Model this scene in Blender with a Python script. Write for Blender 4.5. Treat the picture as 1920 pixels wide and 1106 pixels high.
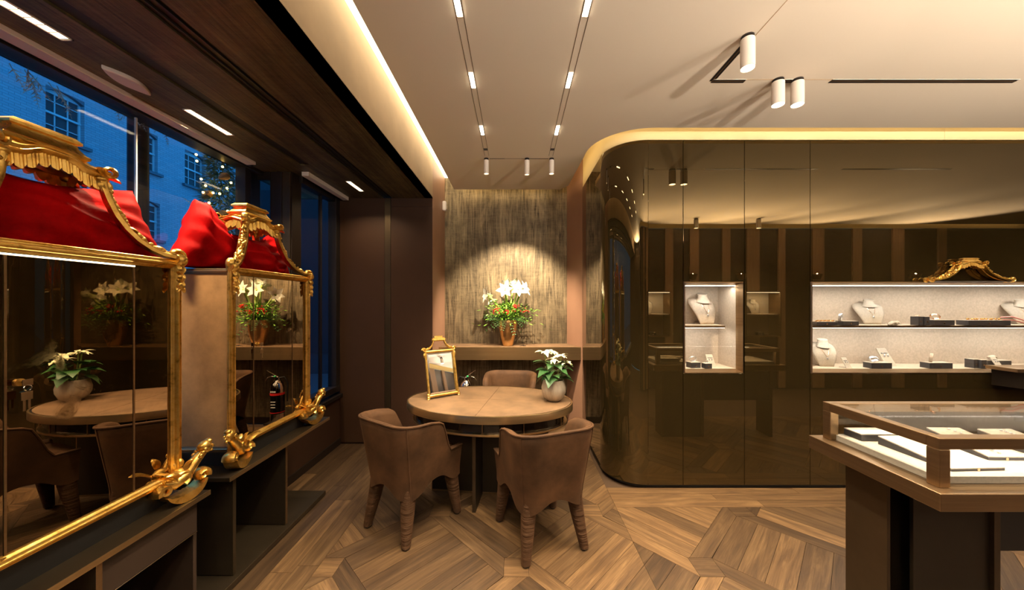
import bpy, bmesh, math, random
from mathutils import Vector, Matrix
PI = math.pi
random.seed(7)
C = bpy.context.scene.collection
S = bpy.context.scene
for o in list(bpy.data.objects):
    bpy.data.objects.remove(o, do_unlink=True)

# ------------------------------------------------------------ camera, sky, exposure
F = 640.0                                     # focal length in pixels of the 1920 px wide frame
cam_d = bpy.data.cameras.new('camera')
cam_d.sensor_width = 36.0
cam_d.lens = F / 1920 * 36.0
cam_d.shift_x = -6 / 1920
cam_d.shift_y = 15 / 1920
cam_d.clip_start = 0.02
cam_d.clip_end = 200
cam = bpy.data.objects.new('camera', cam_d)
cam.location = (0, 0, 1.5)
cam.rotation_euler = (PI / 2, 0, 0)
C.objects.link(cam)
S.camera = cam
S.view_settings.view_transform = 'Standard'
S.view_settings.look = 'None'
S.view_settings.exposure = 0.0
S.view_settings.gamma = 1.0
S.view_settings.use_curve_mapping = False
S.cycles.use_denoising = True
S.cycles.max_bounces = 9
S.cycles.diffuse_bounces = 4
S.cycles.glossy_bounces = 6
S.cycles.transparent_max_bounces = 24
S.cycles.sample_clamp_indirect = 6.0
S.cycles.blur_glossy = 0.4
S.cycles.caustics_reflective = False
S.cycles.caustics_refractive = False

w = bpy.data.worlds.new('dusk')
S.world = w
w.use_nodes = True
wb = w.node_tree.nodes['Background']
wb.inputs['Color'].default_value = (0.05, 0.43, 1.0, 1)
wb.inputs['Strength'].default_value = 1.9

def PX(px, Y): return (px - 966) * Y / F
def PZ(py, Y): return 1.5 + (568 - py) * Y / F

WARM = (1.0, 0.74, 0.44)
WARM2 = (1.0, 0.80, 0.56)
COOL = (1.0, 0.93, 0.83)
def light(name, kind, loc, power, color=WARM, aim=None, parent=None, **kw):
    d = bpy.data.lights.new(name, kind)
    d.energy = power
    d.color = color
    for k, v in kw.items():
        setattr(d, k, v)
    o = bpy.data.objects.new(name, d)
    o.location = loc
    if aim is not None:
        o.rotation_euler = (Vector(aim) - Vector(loc)).to_track_quat('-Z', 'Y').to_euler()
    C.objects.link(o)
    if parent is not None:
        o.parent = parent
        o.matrix_parent_inverse = parent.matrix_world.inverted()
    return o

# ------------------------------------------------------------ mesh builder
class MB:
    def __init__(s):
        s.v = []; s.f = []
    def add(s, vs, fs, M=None):
        b = len(s.v)
        for p in vs:
            p = Vector(p)
            s.v.append(tuple(M @ p) if M is not None else tuple(p))
        for f in fs:
            s.f.append(tuple(b + i for i in f))
        return s
    def box(s, x0, x1, y0, y1, z0, z1, M=None):
        vs = [(x0,y0,z0),(x1,y0,z0),(x1,y1,z0),(x0,y1,z0),(x0,y0,z1),(x1,y0,z1),(x1,y1,z1),(x0,y1,z1)]
        return s.add(vs, [(0,3,2,1),(4,5,6,7),(0,1,5,4),(1,2,6,5),(2,3,7,6),(3,0,4,7)], M)
    def prism(s, poly, z0, z1, M=None):
        n = len(poly)
        a = sum(poly[i][0]*poly[(i+1)%n][1]-poly[(i+1)%n][0]*poly[i][1] for i in range(n))
        if a < 0: poly = poly[::-1]
        vs = [(p[0],p[1],z0) for p in poly] + [(p[0],p[1],z1) for p in poly]
        fs = [tuple(range(n-1,-1,-1)), tuple(range(n,2*n))]
        fs += [(i,(i+1)%n,n+(i+1)%n,n+i) for i in range(n)]
        return s.add(vs, fs, M)
    def loft(s, rings, closed=True, cap=True, M=None):
        n = len(rings[0]); vs = [p for r in rings for p in r]; fs = []
        for k in range(len(rings)-1):
            for i in range(n if closed else n-1):
                j = (i+1)%n
                fs.append((k*n+i, k*n+j, (k+1)*n+j, (k+1)*n+i))
        if cap and closed:
            fs.append(tuple(range(n-1,-1,-1)))
            b = (len(rings)-1)*n
            fs.append(tuple(range(b,b+n)))
        return s.add(vs, fs, M)
    def lathe(s, prof, n=24, M=None, cap=True, sx=1, sy=1):
        rings = [[(r*math.cos(2*PI*i/n)*sx, r*math.sin(2*PI*i/n)*sy, z) for i in range(n)] for r, z in prof]
        return s.loft(rings, True, cap, M)
    def tube(s, pts, rad, n=8, M=None, flat=1.0, closed=False, up=None):
        pts = [Vector(p) for p in pts]; m = len(pts)
        if not isinstance(rad, (list, tuple)): rad = [rad]*m
        rings = []; prev = None
        for k in range(m):
            if closed: t = pts[(k+1)%m]-pts[k-1]
            else: t = pts[min(k+1,m-1)]-pts[max(k-1,0)]
            if t.length < 1e-9: t = Vector((0,0,1))
            t.normalize()
            if up is not None:
                a = Vector(up)
                if abs(a.dot(t)) > .98: a = Vector((1,0,0))
            else:
                a = prev if prev is not None else (Vector((0,0,1)) if abs(t.z) < .9 else Vector((1,0,0)))
            a = a - t*a.dot(t)
            if a.length < 1e-6: a = t.orthogonal()
            a.normalize(); prev = a; b = t.cross(a)
            rings.append([tuple(pts[k] + (a*math.cos(2*PI*i/n)*flat + b*math.sin(2*PI*i/n))*rad[k]) for i in range(n)])
        if closed:
            rings.append(rings[0])
            return s.loft(rings, True, False, M)
        return s.loft(rings, True, True, M)
    def ell(s, c, r, n=10, m=7, M=None, R=None):
        if not isinstance(r, (list, tuple)): r = (r,r,r)
        c = Vector(c); vs = []; fs = []
        for k in range(1, m):
            th = PI*k/m
            for i in range(n):
                ph = 2*PI*i/n
                p = Vector((r[0]*math.sin(th)*math.cos(ph), r[1]*math.sin(th)*math.sin(ph), r[2]*math.cos(th)))
                vs.append(c + (R @ p if R is not None else p))
        top = len(vs); q = Vector((0,0,r[2])); q = R @ q if R is not None else q
        vs.append(c+q); vs.append(c-q)
        for k in range(m-2):
            for i in range(n):
                j = (i+1)%n
                fs.append((k*n+i, (k+1)*n+i, (k+1)*n+j, k*n+j))
        for i in range(n):
            j = (i+1)%n
            fs.append((top, i, j)); b = (m-2)*n
            fs.append((top+1, b+j, b+i))
        return s.add(vs, fs, M)
    def torus(s, c, R, r, n=24, m=8, M=None, sz=1.0):
        vs = []; fs = []
        for i in range(n):
            a = 2*PI*i/n
            for j in range(m):
                b = 2*PI*j/m
                vs.append((c[0]+(R+r*math.cos(b))*math.cos(a), c[1]+(R+r*math.cos(b))*math.sin(a), c[2]+r*math.sin(b)*sz))
        for i in range(n):
            for j in range(m):
                fs.append((i*m+j, ((i+1)%n)*m+j, ((i+1)%n)*m+(j+1)%m, i*m+(j+1)%m))
        return s.add(vs, fs, M)
    def mesh(s, name, mat=None, smooth=False, angle=40, recalc=True):
        me = bpy.data.meshes.new(name)
        me.from_pydata(s.v, [], s.f)
        if recalc:
            bm = bmesh.new(); bm.from_mesh(me)
            bmesh.ops.recalc_face_normals(bm, faces=bm.faces)
            bm.to_mesh(me); bm.free()
        if smooth:
            for p in me.polygons: p.use_smooth = True
            me.set_sharp_from_angle(angle=math.radians(angle))
        if mat is not None: me.materials.append(mat)
        me.update()
        return me
    def build(s, name, mat=None, parent=None, smooth=False, bevel=0, angle=40, loc=None, rot=None, subsurf=0, recalc=True):
        o = bpy.data.objects.new(name, s.mesh(name, mat, smooth, angle, recalc))
        C.objects.link(o)
        if parent is not None: o.parent = parent
        if loc is not None: o.location = loc
        if rot is not None: o.rotation_euler = rot
        if bevel:
            b = o.modifiers.new('bevel', 'BEVEL'); b.width = bevel; b.segments = 2; b.limit_method = 'ANGLE'
        if subsurf:
            b = o.modifiers.new('subsurf', 'SUBSURF'); b.levels = subsurf; b.render_levels = subsurf
        return o

def BX(*a): return MB().box(*a)
def thing(name, label, cat, loc=(0,0,0), rz=0, group=None):
    o = bpy.data.objects.new(name, None); C.objects.link(o)
    o.empty_display_size = .1
    o.location = loc; o.rotation_euler = (0,0,rz)
    o['label'] = label; o['category'] = cat
    if group: o['group'] = group
    bpy.context.view_layer.update() if False else None
    return o
def tag(o, label, cat, group=None):
    o['label'] = label; o['category'] = cat
    if group: o['group'] = group
    return o
def struct(o, label=None):
    o['kind'] = 'structure'
    if label: o['label'] = label
    return o
def empty(name, loc=(0,0,0)):
    o = bpy.data.objects.new(name, None); C.objects.link(o); o.location = loc
    return o
def copy_tree(o, parent=None):
    c = o.copy(); C.objects.link(c); c.parent = parent
    for ch in [k for k in bpy.data.objects if k.parent == o]:
        copy_tree(ch, c)
    return c
def inst(name, me, parent, loc=(0,0,0), rot=None, M=None, scale=None):
    o = bpy.data.objects.new(name, me); C.objects.link(o); o.parent = parent
    if M is not None: o.matrix_local = M
    else:
        o.location = loc
        if rot is not None: o.rotation_euler = rot
        if scale is not None: o.scale = scale
    return o

# ------------------------------------------------------------ materials
def nmat(name):
    m = bpy.data.materials.new(name); m.use_nodes = True
    return m, m.node_tree, m.node_tree.nodes['Principled BSDF']
def nd(nt, t, **kw):
    n = nt.nodes.new(t)
    for k, v in kw.items():
        if hasattr(n, k): setattr(n, k, v)
        else: n.inputs[k.replace('_', ' ')].default_value = v
    return n
def coords(nt, scale=(1,1,1), kind='Object', rnd=False, rot=(0,0,0)):
    tc = nd(nt, 'ShaderNodeTexCoord'); mp = nd(nt, 'ShaderNodeMapping')
    mp.inputs['Scale'].default_value = scale
    mp.inputs['Rotation'].default_value = rot
    nt.links.new(tc.outputs[kind], mp.inputs['Vector'])
    if rnd:
        oi = nd(nt, 'ShaderNodeObjectInfo')
        mu = nd(nt, 'ShaderNodeMath', operation='MULTIPLY'); mu.inputs[1].default_value = 37.0
        nt.links.new(oi.outputs['Random'], mu.inputs[0])
        cb = nd(nt, 'ShaderNodeCombineXYZ')
        for k in range(3): nt.links.new(mu.outputs[0], cb.inputs[k])
        nt.links.new(cb.outputs[0], mp.inputs['Location'])
    return mp.outputs['Vector']
def noise(nt, vec, scale=5, detail=4, rough=.55, dist=0):
    n = nd(nt, 'ShaderNodeTexNoise')
    n.inputs['Scale'].default_value = scale; n.inputs['Detail'].default_value = detail
    n.inputs['Roughness'].default_value = rough; n.inputs['Distortion'].default_value = dist
    nt.links.new(vec, n.inputs['Vector'])
    return n.outputs['Fac']
def ramp(nt, fac, stops):
    r = nd(nt, 'ShaderNodeValToRGB')
    while len(r.color_ramp.elements) < len(stops): r.color_ramp.elements.new(.5)
    for e, (p, c) in zip(r.color_ramp.elements, stops):
        e.position = p; e.color = (*c, 1) if len(c) == 3 else c
    nt.links.new(fac, r.inputs['Fac'])
    return r.outputs['Color']
def bump(nt, fac, b, strength=.3, dist=.01):
    n = nd(nt, 'ShaderNodeBump'); n.inputs['Strength'].default_value = strength; n.inputs['Distance'].default_value = dist
    nt.links.new(fac, n.inputs['Height']); nt.links.new(n.outputs['Normal'], b.inputs['Normal'])
def mixc(nt, fac, a, b, mode='MIX'):
    n = nd(nt, 'ShaderNodeMix', data_type='RGBA', blend_type=mode)
    if isinstance(fac, (int, float)): n.inputs[0].default_value = fac
    else: nt.links.new(fac, n.inputs[0])
    for k, x in ((6, a), (7, b)):
        if isinstance(x, (tuple, list)): n.inputs[k].default_value = (*x, 1)
        else: nt.links.new(x, n.inputs[k])
    return n.outputs[2]
def plain(name, col, rough=.5, metal=0, var=.0, vscale=8, bmp=0, bscale=60, stretch=(1,1,1), sheen=0, coat=0, spec=None, rnd=False, **kw):
    m, nt, b = nmat(name)
    b.inputs['Base Color'].default_value = (*col, 1)
    b.inputs['Roughness'].default_value = rough; b.inputs['Metallic'].default_value = metal
    if spec is not None: b.inputs['Specular IOR Level'].default_value = spec
    if sheen:
        b.inputs['Sheen Weight'].default_value = sheen; b.inputs['Sheen Roughness'].default_value = .35
        b.inputs['Sheen Tint'].default_value = (*[min(1, c*2.0+.0) for c in col], 1)
    if coat: b.inputs['Coat Weight'].default_value = coat; b.inputs['Coat Roughness'].default_value = .05
    if var or bmp:
        vec = coords(nt, stretch, rnd=rnd)
    if var:
        f = noise(nt, vec, vscale, 5, .6)
        lo = tuple(c*(1-var) for c in col); hi = tuple(min(1, c*(1+var)) for c in col)
        nt.links.new(ramp(nt, f, [(.3, lo), (.7, hi)]), b.inputs['Base Color'])
    if bmp:
        bump(nt, noise(nt, vec, bscale, 4, .6), b, bmp, kw.get('bdist', .004))
    return m
def emis(name, col, strength):
    m, nt, b = nmat(name)
    b.inputs['Base Color'].default_value = (0,0,0,1)
    b.inputs['Emission Color'].default_value = (*col, 1); b.inputs['Emission Strength'].default_value = strength
    return m
def thin_glass(name, tint=(1,1,1), ior=1.5, extra=0.0):
    m = bpy.data.materials.new(name); m.use_nodes = True; nt = m.node_tree; nt.nodes.clear()
    out = nd(nt, 'ShaderNodeOutputMaterial'); tr = nd(nt, 'ShaderNodeBsdfTransparent'); gl = nd(nt, 'ShaderNodeBsdfGlossy')
    tr.inputs['Color'].default_value = (*tint, 1); gl.inputs['Roughness'].default_value = .0
    # Schlick reflectance of a thin pane, the same from both sides
    f0 = ((ior-1)/(ior+1))**2 + extra
    lw = nd(nt, 'ShaderNodeLayerWeight'); lw.inputs['Blend'].default_value = .5
    pw = nd(nt, 'ShaderNodeMath', operation='POWER'); pw.inputs[1].default_value = 5.0
    mx = nd(nt, 'ShaderNodeMixShader')
    ad = nd(nt, 'ShaderNodeMath', operation='MULTIPLY_ADD'); ad.inputs[1].default_value = 1-f0; ad.inputs[2].default_value = f0; ad.use_clamp = True
    nt.links.new(lw.outputs['Facing'], pw.inputs[0]); nt.links.new(pw.outputs[0], ad.inputs[0]); nt.links.new(ad.outputs[0], mx.inputs[0])
    nt.links.new(tr.outputs[0], mx.inputs[1]); nt.links.new(gl.outputs[0], mx.inputs[2]); nt.links.new(mx.outputs[0], out.inputs['Surface'])
    return m

def wallpaper(name, dark, gold, axis, stretch, thr=(.42,.62), metal=.55):
    # crinkled gold-brushed paper: streaks along one axis, finer weft across, cloudy patches
    m, nt, b = nmat(name)
    v1 = coords(nt, stretch)
    streak = noise(nt, v1, 1.0, 6, .72, 1.6)
    cross = noise(nt, coords(nt, (5,5,70) if axis == 2 else (5,40,5)), 1.0, 5, .7, 1.5)
    cloud = noise(nt, coords(nt, (1.6,1.6,1) if axis == 2 else (2.5,1,2.5)), 2.0, 6, .68, .8)
    c1 = ramp(nt, streak, [(thr[0], (0,0,0)), (thr[1], (1,1,1))])
    c2 = ramp(nt, cross, [(.40, (0,0,0)), (.66, (.55,.55,.55))])
    c3 = ramp(nt, cloud, [(.32, (.12,.12,.12)), (.62, (1,1,1))])
    a = mixc(nt, .55, c1, c2, 'SCREEN')
    a = mixc(nt, .8, a, c3, 'MULTIPLY')
    nt.links.new(mixc(nt, a, dark, gold), b.inputs['Base Color'])
    b.inputs['Metallic'].default_value = metal; b.inputs['Roughness'].default_value = .48
    bump(nt, streak, b, .5, .006)
    return m
def wood(name, tones, stretch=(2.2, 26, 26), rough=.38, amp=1.0):
    m, nt, b = nmat(name)
    v = coords(nt, stretch, rnd=True)
    g = noise(nt, v, 1.0, 7, .68, .9)
    fine = noise(nt, coords(nt, (5, 220, 220), rnd=True), 1.0, 2, .5)
    col = ramp(nt, g, [(.28, tones[0]), (.5, tones[1]), (.72, tones[2])])
    oi = nd(nt, 'ShaderNodeObjectInfo')
    tint = ramp(nt, oi.outputs['Random'], [(0, (.42,.40,.40)), (.3, (.72,.70,.68)), (.65, (1,.96,.90)), (1, (1.25,1.2,1.1))])
    col = mixc(nt, 1.0, col, tint, 'MULTIPLY')
    col = mixc(nt, .5, col, ramp(nt, fine, [(.35, (.45,.42,.4)), (.6, (1,1,1))]), 'MULTIPLY')
    nt.links.new(col, b.inputs['Base Color'])
    b.inputs['Roughness'].default_value = rough
    nt.links.new(ramp(nt, g, [(.2, (rough+.12,)*3), (.8, (rough-.05,)*3)]), b.inputs['Roughness'])
    bump(nt, fine, b, .12, .002)
    return m

M = {}
M['ceiling'] = plain('warm white ceiling paint', (.78,.67,.53), .75)
M['upper'] = plain('cove paint', (.80,.70,.50), .8)
M['band'] = plain('cove fascia cream', (.74,.60,.33), .5)
M['plaster'] = plain('tan suede plaster', (.44,.31,.19), .6, var=.10, vscale=3, bmp=.1, bscale=14)
M['brownwall'] = plain('brown suede wall', (.046,.022,.012), .55, spec=.2, var=.06, vscale=5)
M['column'] = plain('copper brown wall', (.34,.185,.115), .5, var=.05, vscale=4)
M['darkwall'] = plain('dark chocolate lacquer', (.020,.012,.008), .5, spec=.2)
M['frame'] = plain('dark bronze window frame', (.022,.017,.015), .4, .3)
M['black'] = plain('black', (.006,.006,.006), .5)
M['blackgloss'] = plain('black gloss', (.006,.005,.005), .08, spec=.6)
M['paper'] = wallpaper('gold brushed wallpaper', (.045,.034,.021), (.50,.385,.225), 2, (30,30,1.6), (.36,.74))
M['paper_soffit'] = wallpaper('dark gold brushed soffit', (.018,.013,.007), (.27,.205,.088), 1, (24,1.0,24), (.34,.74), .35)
M['brass'] = plain('brushed bronze', (.31,.205,.11), .36, .95, var=.12, vscale=1.2, stretch=(2,2,60))
M['brassh'] = plain('brushed bronze rim', (.52,.37,.19), .30, .95, var=.12, vscale=1.0, stretch=(1.5,1.5,160))
M['darkbrass'] = plain('dark patinated bronze', (.085,.062,.036), .42, .85, var=.22, vscale=2.2)
M['pedestal'] = plain('blackened bronze sheet', (.034,.025,.015), .45, .6, var=.15, vscale=2)
M['darkwood'] = plain('dark brown lacquer panel', (.030,.019,.013), .42, var=.12, vscale=4)
M['white_metal'] = plain('white lamp enamel', (.78,.69,.60), .5)
M['white'] = plain('white plastic', (.80,.74,.70), .45)
M['suede'] = plain('mottled taupe suede', (.42,.25,.115), .8, spec=.1, var=.22, vscale=9, sheen=.3, bmp=.1, bscale=140)
M['leather'] = plain('tan nubuck', (.170,.100,.050), .6, var=.36, vscale=5, sheen=.2, bmp=.1, bscale=160)
M['velvet'] = plain('brown velvet', (.060,.029,.0125), .75, var=.5, vscale=5, sheen=.5, spec=.2, bmp=.25, bscale=26)
M['velvetleg'] = plain('gathered brown velvet', (.058,.028,.012), .75, var=.30, vscale=7, sheen=.5, spec=.2, bmp=1.0, bscale=11, stretch=(.5,.5,5), bdist=.012)
M['red'] = plain('red velvet', (.40,.0015,.0025), .7, var=.45, vscale=7, sheen=.25, spec=.06, bmp=.35, bscale=14)
M['linen'] = plain('pale linen lining', (.54,.445,.345), .8, var=.12, vscale=60, bmp=.15, bscale=300)
M['linen2'] = plain('grey linen stand cover', (.50,.435,.35), .8, var=.10, vscale=80, bmp=.15, bscale=300)
M['box'] = plain('charcoal card', (.045,.042,.045), .5, var=.1, vscale=200)
M['pearl'] = plain('white gold', (.86,.85,.84), .18, .7)
M['rosegold'] = plain('rose gold', (.85,.55,.36), .22, 1)
M['amber'] = plain('amber links', (.62,.30,.08), .2, .6)
M['copper'] = plain('hammered copper gold', (.72,.44,.19), .33, 1, var=.2, vscale=9, bmp=.6, bscale=26)
M['stone'] = plain('brushed stoneware', (.50,.44,.35), .42, .35, var=.22, vscale=3, stretch=(9,9,1.2))
M['chrome'] = plain('polished steel', (.72,.72,.72), .08, 1)
M['redlabel'] = plain('red label', (.6,.02,.02), .4)
M['whitelabel'] = plain('white print', (.8,.8,.8), .5)
M['green'] = plain('glossy green leaf', (.035,.115,.028), .42, var=.3, vscale=20)
M['green2'] = plain('bright green foliage', (.16,.36,.03), .5, var=.45, vscale=24)
M['cream'] = plain('cream bract', (.84,.82,.52), .5, var=.08, vscale=20)
M['petal'] = plain('white petal', (.88,.88,.74), .45)
M['greenwhite'] = plain('pale green stem', (.42,.55,.16), .45)
M['berry'] = plain('red berry', (.55,.02,.02), .3)
M['soil'] = plain('moss', (.08,.07,.02), .9, var=.5, vscale=40)
M['pink'] = plain('pink coral', (.80,.32,.30), .4)
M['mirror'] = plain('mirror silver', (.90,.89,.87), .01, 1)
M['post'] = plain('dark painted post', (.006,.008,.014), .4, spec=.2)
M['fir'] = plain('fir green', (.16,.26,.13), .6, var=.4, vscale=20)
M['dry'] = plain('dried frosted twig', (.62,.58,.48), .6)
M['cone'] = plain('pine cone brown', (.30,.17,.06), .6)
M['stonesill'] = plain('pale stone sill', (.55,.57,.58), .6)
M['glass'] = thin_glass('clear glass', (.97,.98,.97))
M['window_glass'] = thin_glass('shop window glass', (.93,.96,1.0), 1.5, .015)
M['case_glass'] = thin_glass('display glass', (.985,.99,.985), 1.38)
M['led'] = emis('led diffuser', (1.0,.82,.52), 6.0)
M['cove_led'] = emis('cove led', (1.0,.74,.38), 12.0)
M['led_white'] = emis('white led', (1.0,.94,.86), 14.0)
M['led_cell'] = emis('led cell', (1.0,.86,.62), 40.0)
M['louver'] = emis('louver lamp', (1.0,.78,.48), 5.0)
M['bulb'] = emis('uplighter lamp', (1.0,.85,.62), 4.0)  # glowing disc inside the added ceiling uplighters
M['fairy'] = emis('fairy light', (1.0,.62,.16), 18.0)

def gold_mat():
    m, nt, b = nmat('gilded carving')
    v = coords(nt); n = noise(nt, v, 22, 5, .65)
    nt.links.new(ramp(nt, n, [(.27, (.30,.15,.03)), (.46, (.84,.52,.12)), (.75, (1.0,.72,.24))]), b.inputs['Base Color'])
    b.inputs['Metallic'].default_value = .95; b.inputs['Roughness'].default_value = .3
    bump(nt, noise(nt, v, 120, 3, .6), b, .22, .003)
    return m
M['gold'] = gold_mat()
def smoked():
    # smoked antique mirror glass with foxed patches
    m, nt, b = nmat('smoked antique mirror')
    n = noise(nt, coords(nt, (1,1,1), rnd=True), 5.5, 7, .7, 1.2)
    nt.links.new(ramp(nt, n, [(.30, (.42,.34,.25)), (.60, (.36,.29,.21)), (.74, (.20,.14,.07))]), b.inputs['Base Color'])
    nt.links.new(ramp(nt, n, [(.60, (.005,)*3), (.78, (.32,)*3)]), b.inputs['Roughness'])
    b.inputs['Metallic'].default_value = 1
    return m
M['smoked'] = smoked()
def lacquer():
    m, nt, b = nmat('bronze back-painted glass')
    b.inputs['Base Color'].default_value = (.072,.049,.0165,1)
    b.inputs['Coat Weight'].default_value = .7; b.inputs['Coat Roughness'].default_value = .0; b.inputs['Coat IOR'].default_value = 1.45
    b.inputs['Metallic'].default_value = .72; b.inputs['Roughness'].default_value = .012
    return m
M['lacquer'] = lacquer()
M['oak'] = wood('smoked oak', ((.048,.027,.0135), (.110,.065,.031), (.190,.120,.060)))
M['oakbase'] = plain('dark oak underlay', (.05,.028,.014), .6)
M['panelwood'] = plain('brown striped wall panel', (.34,.22,.14), .5, var=.15, vscale=3, stretch=(20,20,1))
def bricks():
    m, nt, b = nmat('blue painted brick')
    tc = nd(nt, 'ShaderNodeTexCoord'); mp = nd(nt, 'ShaderNodeMapping')
    sp = nd(nt, 'ShaderNodeSeparateXYZ'); cb = nd(nt, 'ShaderNodeCombineXYZ')
    nt.links.new(tc.outputs['Object'], sp.inputs[0]); nt.links.new(sp.outputs['Y'], cb.inputs[0]); nt.links.new(sp.outputs['Z'], cb.inputs[1])
    br = nd(nt, 'ShaderNodeTexBrick'); br.inputs['Scale'].default_value = 1.0
    br.inputs['Brick Width'].default_value = .23; br.inputs['Row Height'].default_value = .078; br.inputs['Mortar Size'].default_value = .008
    br.inputs['Color1'].default_value = (.20,.27,.33,1); br.inputs['Color2'].default_value = (.25,.32,.38,1); br.inputs['Mortar'].default_value = (.16,.21,.26,1)
    nt.links.new(cb.outputs[0], br.inputs['Vector']); nt.links.new(br.outputs['Color'], b.inputs['Base Color'])
    b.inputs['Roughness'].default_value = .8
    bump(nt, br.outputs['Fac'], b, -.5, .01)
    return m
M['brick'] = bricks()
M['bldframe'] = plain('grey painted sash', (.42,.48,.52), .5)
M['bldreveal'] = plain('dark blue reveal', (.075,.10,.13), .7)
M['bldglass'] = plain('dim window glass', (.045,.06,.07), .35, spec=.08)

# ------------------------------------------------------------ structure: floor
ZC = 2.85          # main ceiling
ZS = 2.615         # window soffit
ZU = 3.14          # top of the light coves
YW = 2.76          # bronze glass wall
YB = 4.27          # papered back wall
YR = 3.64          # dark return wall
XB = -0.88         # bulkhead face
XBAY = -2.20       # bay window glass
floor = struct(MB().box(-2.3, 9.0, -2.4, 4.45, -.06, -.014).build('floor', M['oakbase']), 'smoked oak parquet floor laid in framed diamonds')

def clip(poly, a, b, c):            # keep a*x + b*y <= c
    out = []; n = len(poly)
    for i in range(n):
        p, q = poly[i], poly[(i+1)%n]
        dp = a*p[0]+b*p[1]-c; dq = a*q[0]+b*q[1]-c
        if dp <= 0: out.append(p)
        if dp*dq < 0:
            t = dp/(dp-dq); out.append((p[0]+(q[0]-p[0])*t, p[1]+(q[1]-p[1])*t))
    return out
def clip_convex(poly, cl):
    n = len(cl)
    for i in range(n):
        (x0,y0),(x1,y1) = cl[i], cl[(i+1)%n]
        a, b = (y1-y0), -(x1-x0)
        poly = clip(poly, a, b, a*x0+b*y0)
        if len(poly) < 3: return []
    return poly
def area(p):
    n = len(p); return .5*sum(p[i][0]*p[(i+1)%n][1]-p[(i+1)%n][0]*p[i][1] for i in range(n))
def inset(poly, d):
    n = len(poly); res = poly
    for i in range(n):
        (x0,y0),(x1,y1) = poly[i], poly[(i+1)%n]
        L = math.hypot(x1-x0, y1-y0)
        if L < 1e-5: continue
        a, b = (y1-y0)/L, -(x1-x0)/L
        res = clip(res, a, b, a*x0+b*y0-d)
        if len(res) < 3: return []
    return res
nplank = 0
def plank(poly, ang):
    global nplank
    if len(poly) < 3: return
    if area(poly) < 0: poly = poly[::-1]
    poly = inset(poly, .0009)
    if len(poly) < 3 or abs(area(poly)) < .0006: return
    cx = sum(p[0] for p in poly)/len(poly); cy = sum(p[1] for p in poly)/len(poly)
    ca, sa = math.cos(-ang), math.sin(-ang)
    loc = [((p[0]-cx)*ca-(p[1]-cy)*sa, (p[0]-cx)*sa+(p[1]-cy)*ca) for p in poly]
    o = MB().prism(loc, -.013, 0).build('plank', M['oak'], floor, recalc=False)
    o.location = (cx, cy, random.uniform(-.0004, 0)); o.rotation_euler = (0, 0, ang)
    nplank += 1
XL = -1.12; YF = 2.51
# parquet field: everything right of the border; two convex regions around the bronze glass block
regions = [[(XL,1.0),(.74,1.0),(.74,4.25),(XL,4.25)], [(.74,1.0),(4.2,1.0),(4.2,YF),(.74,YF)]]
HB = .07
for j in range(-2, 5):
    cy = 1.94 + .53*j
    for i in range(-3, 5):
        cx = .546 + 1.08*i + (0 if j % 2 == 0 else -.54)
        hx, hy = .54, .53
        dia = [(cx-hx,cy),(cx,cy-hy),(cx+hx,cy),(cx,cy+hy)]
        dia = clip(clip(clip(clip(dia, 1,0,cx+hx-HB), -1,0,-(cx-hx+HB)), 0,1,cy+hy-HB), 0,-1,-(cy-hy+HB))
        even = (j % 2 == 0)
        # header strips lie on NE/SW sides (even) or SE/NW (odd); u runs along the boards, v across
        ang = PI/4 if even else -PI/4
        u = (math.cos(ang), math.sin(ang)); vv = (-u[1], u[0])
        cu = cx*u[0]+cy*u[1]; cv = cx*vv[0]+cy*vv[1]
        L = .535*math.sqrt(2)/2
        hw = .095
        for R in regions:
            base = clip_convex(dia, R)
            if len(base) < 3: continue
            plank(clip(base, -u[0], -u[1], -(cu+L-hw)), ang+PI/2)
            plank(clip(base, u[0], u[1], cu-L+hw), ang+PI/2)
            inner = clip(clip(base, u[0], u[1], cu+L-hw), -u[0], -u[1], -(cu-L+hw))
            nb = 6; bw = 2*L/nb
            for k in range(nb):
                lo = cv-L+k*bw; hi = lo+bw
                p = clip(clip(inner, vv[0], vv[1], hi), -vv[0], -vv[1], -lo)
                if len(p) < 3: continue
                plank(p, ang)
        # corner block at the left node of this diamond
        for nx, ny in ((cx-hx, cy),):
            blk = [(nx-HB,ny-HB),(nx+HB,ny-HB),(nx+HB,ny+HB),(nx-HB,ny+HB)]
            for R in regions:
                plank(clip_convex(blk, R), 0)
# border boards along the window side
bw = .124; x = XL; row = 0
while x > -1.875:
    y = 1.0 - .3*(row % 3)
    while y < 4.2:
        y2 = y + random.choice((.7,.95,1.2))
        plank([(max(x-bw,-1.88),max(y,1.0)),(x,max(y,1.0)),(x,min(y2,4.25)),(max(x-bw,-1.88),min(y2,4.25))] if y2 > 1.0 else [], PI/2)
        y = y2
    x -= bw; row += 1
# border boards along the bronze glass wall
for r in range(3):
    y0 = YF + r*.088; x = .74
    while x < 4.2:
        x2 = min(4.2, x+random.choice((.8,1.1,1.5)))
        plank([(x,y0),(x2,y0),(x2,y0+.088),(x,y0+.088)], 0); x = x2

print('PLANKS', nplank)
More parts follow.
